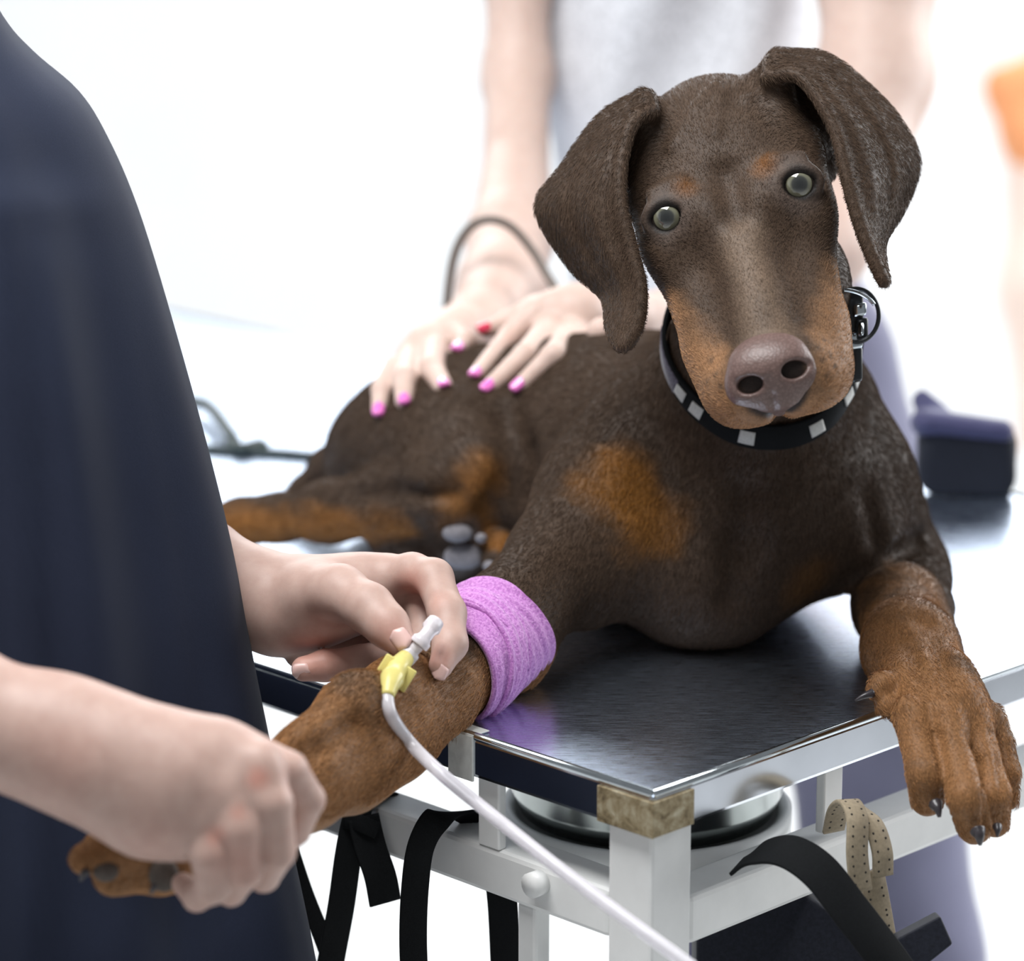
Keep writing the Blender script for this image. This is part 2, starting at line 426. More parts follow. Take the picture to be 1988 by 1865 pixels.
# ------------------------------------------------------------------ room
def plane_box(name, c, half, mat, kind='structure'):
    co, fa = obox(c, np.eye(3), half, 0); o = mk(name, co, fa, mat, None, False); return tag(o, kind=kind)
plane_box('floor', (0, 1.5, -0.03), (4, 4.5, 0.03), FLOORM)
plane_box('wall_back', (0, 4.62, 1.4), (4, 0.05, 1.4), WALLW)
plane_box('wall_left', (-2.6, 2.0, 1.4), (0.05, 2.6, 1.4), WALLW)
plane_box('baseboard_back', (0, 4.56, 0.05), (4, 0.012, 0.05), WHITEPAINT)

# ------------------------------------------------------------------ examination table
CORNER = T(1268, 1545); ER = np.array([1, 1, 0]) / math.sqrt(2); EL = np.array([-1, 1, 0]) / math.sqrt(2); EZ = np.array([0, 0, 1.0])
TR, TL, TH = 0.64, 1.20, 0.023
def tp(a, b, z): return CORNER + ER * a + EL * b + EZ * z        # table coordinates: along right edge, along left edge, height above top
table = thing('examination_table', tp(TR / 2, TL / 2, -ZT), 'steel-topped veterinary examination table with white tube frame, under the brown dog', 'table')
def tbox(name, a, b, z, bev=0.002, mat=WHITEPAINT, par=table, smooth=False):
    c = tp((a[0] + a[1]) / 2, (b[0] + b[1]) / 2, (z[0] + z[1]) / 2)
    co, fa = obox(c, (ER, EL, EZ), ((a[1] - a[0]) / 2, (b[1] - b[0]) / 2, (z[1] - z[0]) / 2), bev)
    return mk(name, co, fa, mat, par, smooth)
top = tbox('tabletop', (0, TR), (0, TL), (-TH, 0), 0.0025, STEEL)
top.data.materials.append(EDGEST)
for pl in top.data.polygons: pl.material_index = 0 if pl.normal.z > 0.5 else 1
# raised rounded lip around the steel sheet
rim = [tp(0.002, 0.002, 0), tp(TR - 0.002, 0.002, 0), tp(TR - 0.002, TL - 0.002, 0), tp(0.002, TL - 0.002, 0)]
for i in range(4):
    co, fa = tube(np.linspace(rim[i], rim[(i + 1) % 4], 6), 0.0024, 10)
    mk('rolled_edge', co, fa, CHROME, top)
# corroded corner plates on the corner nearest the lens
tbox('corner_plate', (-0.0016, 0.030), (-0.0018, -0.0002), (-TH + 0.0005, -0.003), 0.0006, RUST, top)
tbox('corner_plate', (-0.0018, -0.0002), (-0.0016, 0.038), (-TH + 0.0002, -0.003), 0.0006, RUST, top)
tbox('tape_strip', (-0.0012, 0.0004), (0.131, 0.150), (-TH - 0.002, 0.0008), 0.0004, TAPE, top)
tbox('tape_strip', (-0.0008, 0.012), (0.131, 0.150), (0.0006, 0.0014), 0.0003, TAPE, top)
LEG = 0.031
for a in (0.0, TR - LEG):
    for b in (0.0, TL - LEG):
        if (a, b) == (0.0, 0.0): a0, b0 = 0.004, 0.004
        else: a0, b0 = a - 0.004 if a else 0.004, b - 0.004 if b else 0.004
        tbox('leg', (a0, a0 + LEG), (b0, b0 + LEG), (-ZT, -TH), 0.002)
RZ0, RZ1 = -0.090, -0.063
tbox('rail', (0.006, 0.034), (0.036, TL - 0.036), (RZ0, RZ1), 0.003)
tbox('rail', (TR - 0.034, TR - 0.006), (0.036, TL - 0.036), (RZ0, RZ1), 0.003)
tbox('rail', (0.036, TR - 0.036), (0.006, 0.034), (RZ0 - 0.004, RZ1 - 0.004), 0.003)
tbox('rail', (0.036, TR - 0.036), (TL - 0.034, TL - 0.006), (RZ0, RZ1), 0.003)
tbox('bracket', (0.006, 0.012), (0.118, 0.134), (RZ1, -TH), 0.001)
tbox('bracket', (0.05, 0.056), (0.25, 0.268), (RZ1, -TH), 0.001)
tbox('bracket', (0.150, 0.166), (0.010, 0.016), (RZ1, -TH), 0.001)
tbox('post', (0.010, 0.022), (0.094, 0.108), (-0.55, RZ0), 0.002)
for zz in (-0.55,):
    tbox('stretcher', (0.006, 0.034), (0.036, TL - 0.036), (zz - 0.028, zz), 0.003)
    tbox('stretcher', (0.036, TR - 0.036), (0.006, 0.034), (zz - 0.028, zz), 0.003)
    tbox('stretcher', (TR - 0.034, TR - 0.006), (0.036, TL - 0.036), (zz - 0.028, zz), 0.003)
def on_rail_knob(a, b, z, r):
    co, fa = tube([tp(a, b, z), tp(a - 0.008, b, z)], r, 16); return mk('bolt', co, fa, WHITEPAINT, table, False)
on_rail_knob(0.006, 0.086, -0.072, 0.007)

# ------------------------------------------------------------------ dog
HE = (1422.0, 388.0, 1.725)                    # point between the eyes
HU = HE[2] / FPX
camR, camU, camF = np.array([.968, -.234, -.065]), None, np.array([.156, .80, -.57])
camR = unit(camR); camF = unit(camF - camR * (camF @ camR)); camU = np.cross(camF, camR)
def c2w(v): return v[0] * RIGHT + v[1] * DOWN + v[2] * FWD
hR, hU, hF = c2w(camR), c2w(camU), c2w(camF)
HO = W(*HE)
def H(r, u, f): return HO + HU * (r * hR + u * hU + f * hF)
def hp(x): return x * HU

D = Field((-0.33, 1.28, 0.755), (0.345, 2.30, 1.26), 0.0022)
def zoff(v, z): return DZ(v, ZT + z)
# trunk
D.chain([(1410, 900, 1.945, 270), (1200, 903, 2.02, 215), (1000, 890, 2.08, 180), (850, 872, 2.12, 160), (745, 890, 2.13, 112)], 0.03)
D.chain([(1330, 1120, 1.885, 125), (1280, 1080, 1.94, 130), (1150, 1040, 2.02, 120), (1000, 1000, 2.08, 100)], 0.03)
D.chain([(1550, 1010, 1.91, 148), (1400, 1110, 1.885, 135)], 0.03)
D.chain([(1250, 760, 2.00, 90), (1120, 770, 2.05, 85), (900, 760, 2.12, 70)], 0.03)
# neck
NA, NB = W(1492, 560, 1.795), W(1462, 812, 1.93)
D.cone(NA, NB, PX(160, 1.79), PX(205, 1.93), 0.02)
D.cone(NB, W(1420, 900, 1.96), PX(205, 1.93), PX(250, 1.96), 0.03)
D.cone(W(1500, 820, 1.87), W(1470, 960, 1.88), PX(120, 1.87), PX(150, 1.88), 0.03)
D.cone(W(1340, 770, 1.90), W(1250, 900, 1.92), PX(70, 1.9), PX(90, 1.9), 0.025)
# shoulders
D.chain([(1620, 800, 1.93, 62), (1662, 920, 1.93, 92), (1712, 1010, 1.94, 80)], 0.025)
D.chain([(1600, 960, 1.895, 105), (1660, 1050, 1.90, 80)], 0.025)
D.chain([(1700, 980, 1.96, 80), (1775, 1080, 1.96, 48)], 0.02)
D.chain([(1230, 880, 1.915, 110), (1180, 970, 1.90, 118), (1090, 1085, 1.865, 98)], 0.03)
D.chain([(1200, 1080, 1.875, 95), (1130, 1140, 1.86, 75)], 0.025)
# right foreleg, stretched forward over the left table edge into the fist
D.chain([(1090, 1085, 1.865, 98), (985, 1200, 1.805, 88), (910, 1268, 1.765, 82), (850, 1322, 1.74, 80), (760, 1392, 1.70, 84), (680, 1455, 1.665, 88), (590, 1520, 1.63, 86), (470, 1600, 1.585, 76), (340, 1655, 1.56, 70)], 0.012)
D.chain([(790, 1300, 1.70, 30), (690, 1360, 1.655, 36), (590, 1440, 1.615, 32)], 0.02)
D.chain([(860, 1385, 1.73, 36), (770, 1455, 1.69, 40), (690, 1530, 1.655, 36)], 0.02)
D.chain([(1040, 1180, 1.84, 55), (980, 1270, 1.80, 60), (905, 1330, 1.765, 45)], 0.02)
for q in ([(330, 1640, 1.555, 55), (215, 1650, 1.545, 42), (165, 1668, 1.54, 32)], [(330, 1665, 1.56, 55), (240, 1690, 1.555, 44), (215, 1705, 1.55, 34)],
          [(350, 1680, 1.565, 50), (300, 1690, 1.56, 42), (310, 1705, 1.555, 30)], [(340, 1625, 1.575, 48), (250, 1640, 1.57, 40), (190, 1645, 1.565, 30)]):
    D.chain(q, 0.006)
# left foreleg, paw hanging over the right edge
D.chain([(1770, 1075, 1.965, 50), (1775, 1120, zoff(1120, 0.024), 56)], 0.015)
D.chain([(1765, 1120, zoff(1120, 0.024), 58), (1745, 1180, zoff(1180, 0.024), 78), (1768, 1260, zoff(1260, 0.022), 84), (1808, 1335, zoff(1335, 0.021), 76)], 0.015)
D.chain([(1800, 1110, zoff(1110, 0.024), 34), (1812, 1180, zoff(1180, 0.016), 30), (1840, 1290, zoff(1290, 0.012), 24)], 0.012)
D.chain([(1808, 1335, zoff(1335, 0.021), 76), (1828, 1385, 1.715, 78), (1848, 1420, 1.712, 74)], 0.014)
D.chain([(1835, 1350, 1.735, 50), (1900, 1420, 1.725, 40)], 0.014)
TOES = [[(1772, 1385, 1.700, 42), (1782, 1440, 1.690, 35), (1796, 1500, 1.676, 39), (1800, 1552, 1.686, 35)],
        [(1838, 1395, 1.696, 42), (1855, 1470, 1.682, 35), (1876, 1545, 1.664, 41), (1892, 1605, 1.676, 37)],
        [(1890, 1400, 1.704, 38), (1912, 1470, 1.692, 32), (1930, 1540, 1.678, 35), (1932, 1597, 1.688, 31)],
        [(1922, 1390, 1.722, 30), (1945, 1440, 1.714, 24), (1958, 1500, 1.706, 25), (1958, 1555, 1.712, 21)]]
for q in TOES: D.chain([(u, v, d, r - 2) for u, v, d, r in q], 0.0022)
D.chain([(1760, 1330, 1.735, 32), (1715, 1328, 1.722, 24), (1702, 1340, 1.718, 19)], 0.004)
D.chain([(1765, 1368, 1.725, 30), (1722, 1370, 1.715, 22)], 0.004)
# hind legs
D.chain([(850, 850, 2.075, 130), (905, 900, 2.02, 112), (925, 925, 1.995, 70)], 0.03)
D.chain([(760, 870, 2.09, 95), (860, 900, 2.04, 90)], 0.03)
D.chain([(925, 920, 1.995, 66), (870, 955, 2.0, 78), (760, 978, 2.025, 64), (640, 992, 2.06, 52), (540, 1005, 2.085, 38), (470, 1012, 2.095, 36), (400, 1030, 2.095, 32), (330, 1045, 2.09, 28)], 0.015)
D.chain([(870, 1000, 2.03, 60), (780, 1058, 2.035, 45), (830, 1082, 2.025, 42), (900, 1085, 2.015, 50)], 0.012)
D.chain([(900, 1070, 2.01, 46), (950, 1060, 2.0, 40)], 0.006)
for q in ((905, 1030, 1.995), (945, 1022, 2.0), (968, 1050, 1.99), (960, 1085, 1.985)):
    D.ball(W(*q), PX(25, 2.0), 0.004)
# tail
D.chain([(690, 880, 2.15, 50), (640, 905, 2.16, 32), (590, 950, 2.165, 20), (530, 990, 2.17, 13), (480, 1010, 2.17, 8)], 0.01)

# head
hax = (hR, hU, hF)
D.ell(H(0, -100, -160), hax, (hp(178), hp(118), hp(232)), 0.012)
for s in (-1, 1):
    D.ell(H(s * 122, -92, -30), hax, (hp(76), hp(74), hp(110)), 0.014)          # zygomatic arch
    D.ball(H(s * 70, -48, -10), hp(56), 0.012)                                   # brow ridge
    D.cone(H(s * 105, -135, 20), H(s * 84, -128, 340), hp(72), hp(64), 0.014)    # flews
    D.cone(H(s * 100, -150, 240), H(s * 78, -165, 350), hp(52), hp(48), 0.012)
    D.ball(H(s * 60, -100, 385), hp(60), 0.012)                                  # lip pads beside the nose
    D.ell(H(s * 140, -90, -160), hax, (hp(60), hp(60), hp(95)), 0.012)           # ear base
D.cone(H(0, -62, 20), H(0, -66, 345), hp(64), hp(56), 0.018)                     # bridge
D.cone(H(0, -185, -20), H(0, -185, 330), hp(85), hp(56), 0.02)                   # lower jaw
D.ell(H(0, -92, 372), hax, (hp(92), hp(72), hp(60)), 0.012)
D.ell(H(0, -130, -150), hax, (hp(150), hp(120), hp(120)), 0.02)
# forehead furrow and stop
D.cone(H(0, 12, -60), H(0, 8, 40), hp(5), hp(6), 0.016, None, 'cut')
for a, b in (((1375, 195), (1305, 285)), ((1390, 165), (1345, 215)), ((1450, 195), (1500, 190)), ((1400, 180), (1388, 260))):
    da, db = D.hit(*a, 1.5, 1.95), D.hit(*b, 1.5, 1.95)
    da, db = (da or 1.77) , (db or 1.77); D.cone(W(*a, da), W(*b, db), hp(8), hp(6), 0.006)
def groove(pts, r, k, depth=0.3, d0=1.5, d1=2.4):
    P = []
    for u, v in pts:
        h = D.hit(u, v, d0, d1)
        if h: P.append(W(u, v, h - PX(r, h) * (1 - depth)))
    for a, b in zip(P[:-1], P[1:]): D.cone(a, b, PX(r, 1.9), PX(r, 1.9), k, None, 'cut')
groove([(985, 800), (1005, 880), (985, 950), (950, 990)], 16, 0.018, 0.7, 1.9)
groove([(1445, 960), (1440, 1060), (1425, 1160)], 10, 0.02, 0.5)
groove([(1790, 1050), (1720, 1085), (1660, 1120)], 9, 0.010, 0.8)
groove([(1690, 960), (1705, 1040)], 8, 0.014, 0.5)
groove([(880, 960), (760, 955), (680, 960)], 8, 0.012, 0.4, 1.9)
groove([(690, 1400), (620, 1450), (560, 1505)], 8, 0.010, 0.4)
groove([(1818, 1425), (1828, 1490), (1838, 1570)], 7, 0.004, 0.95); groove([(1880, 1425), (1898, 1480), (1912, 1540), (1914, 1600)], 6, 0.004, 0.95); groove([(1925, 1420), (1940, 1480), (1946, 1540)], 5, 0.004, 0.95)
for a, b, r in (((1755, 1230), (1800, 1330), 9), ((1800, 1200), (1840, 1320), 8)): groove([a, b], r, 0.012, 0.3)
EYES = []
for s, eu, ev in ((-1, 1297, 421), (1, 1548, 358)):
    ds = D.hit(eu, ev, 1.55, 1.9) or HE[2]
    r = hp(38); c = W(eu, ev, ds + r * 0.70); g = unit(W(eu, ev, 0.4) - c) + 0.12 * s * hR; g = unit(g)
    vert = unit(np.cross(g, hR)); vert = vert if vert @ hF < 0 else -vert      # towards the brow
    D.ball(c, r * 1.22, r * 0.5, 'cut')
    D.torus(c + g * r * 0.46, g, r * 1.06, r * 0.33, r * 0.45, (vert, 0.76))
    D.cone(c + g * r * 0.60 + vert * r * 0.70 - hR * s * r * 0.70, c + g * r * 0.58 + vert * r * 0.52 + hR * s * r * 0.72, r * 0.27, r * 0.24, r * 0.35)
    D.cone(c + g * r * 0.15 + vert * r * 1.5 - hR * s * r * 0.9, c + g * r * 0.0 + vert * r * 1.35 + hR * s * r * 0.5, r * 0.35, r * 0.3, r * 0.9)
    D.cone(c + g * r * 0.62 - hR * s * r * 0.98 - vert * r * 0.15, c + g * r * 0.48 - hR * s * r * 1.5 - vert * r * 0.55, r * 0.13, r * 0.06, r * 0.2, None, 'cut')
    EYES.append((c, r, g))
# ears: thick curved sheets
def ear(rows, side, belly, ridges):
    A_ = np.array([W(*q) for rw in rows for q in rw]); lo = np.floor((A_.min(0) - 0.03 - D.lo) / D.h) * D.h + D.lo; E_ = Field(lo, A_.max(0) + 0.02, D.h)
    R_ = np.array([[*f, *b] for f, b in rows], float)
    R_ = spline(R_, 4)
    ts = np.linspace(0, 1, 13); n = len(R_); G = np.zeros((n, 13, 3))
    for i in range(n):
        f, b = R_[i, :3], R_[i, 3:]
        for j, t in enumerate(ts):
            p = f * (1 - t) + b * t
            w = np.hypot(*(b - f)[:2])
            bul = belly * math.sin(math.pi * t) ** 0.8 * min(1, w / 120)
            q = i / (n - 1.0); env = min(1, w / 110) * math.sin(math.pi * min(1, q * 1.05 + 0.08)) ** 0.5
            rip = sum(-am * math.exp(-((t - (t0 + sl_ * q)) / wd) ** 2) for t0, sl_, wd, am in ridges) * env
            G[i, j] = W(p[0], p[1], p[2] - bul + rip)
    for i in range(n - 1):
        for j in range(12):
            a, b, c, d = G[i, j], G[i, j + 1], G[i + 1, j + 1], G[i + 1, j]
            th = 0.0027
            E_.tri(a, b, c, th, 0); E_.tri(a, c, d, th, 0)
    for i in range(n - 1): E_.cone(G[i, 0], G[i + 1, 0], 0.0034, 0.0034, 0.002)
    D.merge(E_, 0.008)
ear([((1268, 215, 1.757), (1248, 180, 1.785)), ((1228, 240, 1.745), (1168, 228, 1.792)), ((1206, 320, 1.737), (1092, 330, 1.797)), ((1206, 400, 1.732), (1046, 405, 1.797)),
     ((1226, 480, 1.730), (1112, 518, 1.785)), ((1244, 560, 1.728), (1172, 575, 1.765)), ((1238, 630, 1.727), (1184, 645, 1.745)), ((1214, 672, 1.727), (1200, 674, 1.732))], -1, 0.010, ((0.22, 0.25, 0.10, 0.006), (0.55, 0.10, 0.09, -0.004), (0.8, -0.2, 0.10, 0.003)))
ear([((1488, 150, 1.755), (1508, 104, 1.785)), ((1548, 146, 1.745), (1600, 110, 1.790)), ((1592, 195, 1.737), (1680, 168, 1.797)), ((1624, 260, 1.731), (1742, 235, 1.797)),
     ((1643, 340, 1.727), (1778, 312, 1.795)), ((1664, 420, 1.725), (1752, 400, 1.780)), ((1690, 490, 1.723), (1712, 472, 1.755)), ((1716, 548, 1.722), (1720, 548, 1.726))], 1, 0.010, ((0.25, 0.12, 0.09, 0.005), (0.45, 0.2, 0.08, -0.005), (0.68, 0.05, 0.09, 0.005)))
D.chain([(1505, 165, 1.785, 46), (1560, 230, 1.79, 48), (1592, 320, 1.79, 38)], 0.012)
D.chain([(1262, 235, 1.785, 34), (1252, 320, 1.79, 34), (1262, 400, 1.79, 22)], 0.012)
D.cone(H(-150, -60, -185), W(1250, 195, 1.765), hp(30), hp(20), 0.01)
D.cone(H(130, -40, -200), W(1510, 125, 1.765), hp(34), hp(22), 0.01)
groove([(1502, 782), (1512, 806), (1520, 830)], 7, 0.006, 0.8)
# nothing of the dog sinks into the table top
sl = tuple(slice(None) for _ in range(3))
gx, gy = np.meshgrid(D.ax[0] - CORNER[0], D.ax[1] - CORNER[1], indexing='ij')
ta = (gx + gy) / math.sqrt(2); tb = (-gx + gy) / math.sqrt(2)
inside = np.minimum(ta, tb)                                        # distance inside the footprint
below = np.minimum(inside[:, :, None] + 0.001, (ZT + 0.0008 - D.ax[2])[None, None, :])
D.F = np.maximum(D.F, below.astype(np.float32)); del below
dco, dfa = D.mesh()
dco = relax(dco, dfa, 2)

WOB = np.zeros(len(dco))
for fr, am in ((90, .10), (170, .07), (330, .05), (700, .04)):
    for ph in (0.3, 1.7, 3.9):
        k_ = np.array([math.sin(ph * 2.1 + fr), math.cos(ph * 3.3 + fr), math.sin(ph * 1.3 + 2 + fr)]); WOB += am * 0.6 * np.sin(dco @ k_ * fr + ph * 5)
def capw(P, a, b, ra, rb, lo=0.75, hi=1.2):
    ba = b - a; t = np.clip((P - a) @ ba / (ba @ ba + 1e-12), 0, 1)
    d = np.linalg.norm(P - a - t[:, None] * ba, axis=1)
    return 1 - sstep(lo, hi, d / (ra + t * (rb - ra)) + WOB)
BROWN = np.array([0.062, 0.040, 0.027]); TAN = np.array([0.34, 0.150, 0.040]); LEGTAN = np.array([0.25, 0.125, 0.052]); PINKG = np.array([0.15, 0.095, 0.075])
fc = np.tile(BROWN, (len(dco), 1))
def paint(w, c, amt=1.0):
    global fc
    w = np.clip(w * amt, 0, 1)[:, None]; fc = fc * (1 - w) + np.asarray(c) * w
def pt(u, v, d, r, col, amt=1, lo=0.4, hi=1.15):
    a = W(u, v, d); paint(capw(dco, a, a + 1e-5, PX(r, d), PX(r, d), lo, hi), col, amt)
def ptc(L_, col, amt=1, lo=0.7, hi=1.25):
    w = np.zeros(len(dco))
    for p, q in zip(L_[:-1], L_[1:]): w = np.maximum(w, capw(dco, W(*p[:3]), W(*q[:3]), PX(p[3], p[2]), PX(q[3], q[2]), lo, hi))
    paint(w, col, amt)
# muzzle and cheeks
MUZ = np.array([0.29, 0.158, 0.080])
for s in (-1, 1):
    paint(capw(dco, H(s * 150, -130, 150), H(s * 105, -125, 400), hp(60), hp(105), 0.3, 1.2), MUZ, 0.9)
    paint(capw(dco, H(s * 88, -70, 330), H(s * 80, -80, 400), hp(45), hp(60), 0.3, 1.2), MUZ, 0.55)
paint(capw(dco, H(0, -170, 330), H(0, -190, 400), hp(130), hp(130), 0.5, 1.1), MUZ, 0.9)
paint(capw(dco, H(0, 10, 90), H(0, 0, 330), hp(46), hp(60), 0.2, 1.5), np.array([0.16, 0.115, 0.083]), 0.85)
paint(capw(dco, H(0, 10, 260), H(0, 0, 300), hp(26), hp(26), 0.2, 1.3), np.array([0.10, 0.07, 0.05]), 0.6)
for u, v in ((1600, 660), (1612, 690), (1596, 700), (1622, 712), (1604, 730), (1588, 676), (1380, 700), (1392, 728), (1376, 742), (1400, 752)):
    hq = D.hit(u, v, 1.5, 1.9)
    if hq: q_ = W(u, v, hq); paint(1 - sstep(0.5, 1.2, np.linalg.norm(dco - q_, axis=1) / hp(8)), BROWN * 1.3, 0.8)
for s, u, v in ((-1, 1327, 368), (1, 1490, 322)):
    d = 1.70; rr = W(u, v, D.hit(u, v, 1.5, 1.9) or 1.72); paint(capw(dco, rr, rr + 1e-5, hp(34), hp(34), 0.1, 1.15), np.array([0.17, 0.068, 0.016]), 0.75)
for c, r, g in EYES:
    paint(capw(dco, c, c + g * r, r * 1.75, r * 1.75, 0.6, 1.2), np.array([0.085, 0.066, 0.058]), 0.6); paint(1 - sstep(1.16, 1.38, np.linalg.norm(dco - c, axis=1) / r), np.array([0.012, 0.009, 0.008]), 1)
for s, (c, r, g) in zip((-1, 1), EYES):
    vt = unit(np.cross(g, hR)); vt = vt if vt @ hF < 0 else -vt
    paint(capw(dco, c + g * r * 0.6 - s * hR * r * 0.9, c + g * r * 0.5 - s * hR * r * 1.5 - vt * r * 0.5, r * 0.26, r * 0.16, 0.6, 1.3), np.array([0.012, 0.009, 0.008]), 0.9)
    paint(capw(dco, c + g * r * 0.5 + s * hR * r * 0.9, c + g * r * 0.3 + s * hR * r * 1.35 - vt * r * 0.1, r * 0.24, r * 0.12, 0.6, 1.3), np.array([0.014, 0.011, 0.010]), 0.8)
paint(1 - sstep(0.9, 1.1, np.linalg.norm((dco - H(-10, -60, 400)) , axis=1) / hp(72)), np.array([0.02, 0.013, 0.011]), 1)
# chest patch, forelegs, hind legs
CHT = np.array([0.20, 0.085, 0.016])
pt(1200, 960, 1.865, 105, CHT, 0.95); pt(1270, 1010, 1.85, 95, CHT, 0.7); pt(1180, 910, 1.88, 55, TAN, 0.8)
pt(1560, 1110, 1.87, 70, CHT, 0.35)
ptc([(1000, 1290, 1.80, 75), (900, 1340, 1.755, 95), (760, 1392, 1.70, 165), (590, 1520, 1.63, 200), (340, 1655, 1.56, 190), (170, 1670, 1.54, 170)], LEGTAN, 0.95)
ptc([(1755, 1180, 1.86, 95), (1752, 1260, 1.80, 125), (1800, 1380, 1.72, 150), (1890, 1560, 1.69, 220)], LEGTAN, 0.95, 0.6, 1.2)
pt(1690, 1130, 1.90, 70, LEGTAN, 0.5)
ptc([(1820, 1150, 1.88, 40), (1835, 1300, 1.77, 34)], BROWN * 1.6, 0.35)
pt(938, 932, 1.972, 58, TAN, 0.85, 0.1, 1.3); pt(900, 985, 1.985, 75, TAN * 0.7, 0.7)
ptc([(800, 1015, 2.0, 38), (560, 1030, 2.06, 45), (430, 1030, 2.09, 60), (330, 1045, 2.09, 60)], TAN * 0.9, 0.9, 0.2, 1.35)
for q in ((945, 1018, 1.995, 30), (970, 1055, 1.985, 28)): pt(*q, TAN, 0.9)
for q in ((900, 1030, 1.985, 40), (895, 1085, 2.0, 40)): pt(*q, np.array([0.22, 0.20, 0.19]), 0.7)
pt(1010, 830, 2.06, 60, BROWN * 2.2, 0.5)  # highlight along the flank ridge, painted into the coat colour
ao = np.zeros(len(dco))
dog = thing('dog', T(1300, 1200), 'brown and tan short-haired puppy with long hanging ears lying on the steel table', 'dog')
bodyo = mk('body', dco, dfa, FUR, dog, True, fc)
# short coat: one strand object over the body
def strands(n, seed=4):
    rng = np.random.default_rng(seed); a, b, c, d = (dco[dfa[:, i]] for i in range(4))
    nf = np.cross(c - a, d - b); ar = np.linalg.norm(nf, axis=1); nf = nf / (ar[:, None] + 1e-15)
    vn = np.zeros_like(dco)
    for i in range(4):
        for j in range(3): vn[:, j] += np.bincount(dfa[:, i], nf[:, j], len(dco))
    vn /= np.linalg.norm(vn, axis=1)[:, None] + 1e-12
    if (nf[np.argmax(a[:, 2])] @ EZ) < 0: vn = -vn
    f = rng.choice(len(dfa), n, p=ar / ar.sum()); w1, w2 = rng.random(n)[:, None], rng.random(n)[:, None]
    wts = [(1 - w1) * (1 - w2), w1 * (1 - w2), w1 * w2, (1 - w1) * w2]
    P = sum(w * dco[dfa[f, i]] for i, w in enumerate(wts)); Nn = sum(w * vn[dfa[f, i]] for i, w in enumerate(wts)); C = sum(w * fc[dfa[f, i]] for i, w in enumerate(wts))
    Nn /= np.linalg.norm(Nn, axis=1)[:, None]
    ctl = [(H(0, 0, 200), -hF), (H(0, 0, -60), -hF), (H(0, -40, -250), -hF), (H(120, -120, 200), -hF - 0.4 * hU), (H(-120, -120, 200), -hF - 0.4 * hU), (H(150, -90, 0), -hF - 0.6 * hU), (H(-150, -90, 0), -hF - 0.6 * hU)]
    def line(pts):
        Q = [W(*q) for q in pts]
        for x, y in zip(Q[:-1], Q[1:]): ctl.append(((x + y) / 2, unit(y - x)))
    line([(1500, 120, 1.76), (1640, 220, 1.76), (1720, 330, 1.76), (1720, 550, 1.73)]); line([(1250, 180, 1.77), (1130, 320, 1.76), (1150, 480, 1.76), (1200, 680, 1.73)])
    line([(1490, 850, 1.80), (1450, 980, 1.84), (1420, 1120, 1.85), (1350, 1260, 1.87)]); line([(1330, 720, 1.87), (1220, 880, 1.86), (1100, 1070, 1.82), (900, 1280, 1.74), (690, 1440, 1.66), (300, 1670, 1.54)])
    line([(1660, 760, 1.86), (1720, 950, 1.88), (1780, 1080, 1.9), (1750, 1200, 1.85), (1800, 1380, 1.72), (1880, 1500, 1.67), (1900, 1640, 1.67)])
    line([(1300, 760, 1.95), (1120, 820, 2.0), (950, 800, 2.03), (760, 860, 2.06)]); line([(1200, 900, 1.96), (1050, 980, 2.0)]); line([(850, 850, 2.0), (940, 930, 1.97)]); line([(900, 960, 1.97), (650, 990, 2.03), (450, 1015, 2.07)])
    CP_ = np.array([q[0] for q in ctl]); CD_ = np.array([unit(q[1]) for q in ctl]); fl = np.zeros_like(P)
    for i0 in range(0, n, 50000):
        q = P[i0:i0 + 50000]; dd = ((q[:, None] - CP_[None]) ** 2).sum(-1); wq = 1 / (dd + 3e-4) ** 2; fl[i0:i0 + 50000] = (wq @ CD_) / wq.sum(1)[:, None]
    fl += rng.normal(0, 0.10, fl.shape); fl -= Nn * (fl * Nn).sum(1)[:, None]; fl /= np.linalg.norm(fl, axis=1)[:, None] + 1e-9
    ln = 0.0040 * (0.7 + 0.6 * rng.random(n)); hd = np.linalg.norm(P - H(0, -40, 120), axis=1); ln *= 0.55 + 0.45 * sstep(hp(250), hp(480), hd)
    for q in ((1880, 1520, 1.68, 150), (250, 1680, 1.55, 150)): ln *= 0.5 + 0.5 * sstep(0.8, 1.3, np.linalg.norm(P - W(*q[:3]), axis=1) / PX(q[3], q[2]))
    keep = np.linalg.norm(P - H(-10, -60, 395), axis=1) > hp(92)
    for c_, r_, g_ in EYES: keep &= np.linalg.norm(P - c_, axis=1) > r_ * 1.45
    keep &= ~((P[:, 2] < ZT + 0.003) & (Nn[:, 2] < -0.5))
    P, Nn, C, fl, ln = P[keep], Nn[keep], C[keep], fl[keep], ln[keep]; n = len(P)
    l = ln[:, None]; pts = np.stack([P - Nn * 0.0003, P + fl * l * 0.5 + Nn * l * 0.16, P + fl * l + Nn * l * 0.20], 1)
    hc = bpy.data.hair_curves.new('fur'); hc.add_curves([3] * n)
    hc.attributes['position'].data.foreach_set('vector', pts.astype(np.float32).ravel())
    ra = hc.attributes.get('radius') or hc.attributes.new('radius', 'FLOAT', 'POINT')
    ra.data.foreach_set('value', np.tile(np.array([0.00012, 0.00009, 0.00002], np.float32), n))
    ca = hc.attributes.new('col', 'FLOAT_COLOR', 'CURVE'); c4 = np.ones((n, 4), np.float32); c4[:, :3] = C * (0.65 + 0.9 * rng.random(n)[:, None] ** 1.5) * 1.30
    ca.data.foreach_set('color', c4.ravel())
    hc.materials.append(HAIR)
    o = bpy.data.objects.new('fur', hc); COL.objects.link(o); o.parent = dog; o.matrix_parent_inverse = dog.matrix_world.inverted()
    tag(o, kind='stuff')
strands(420000)
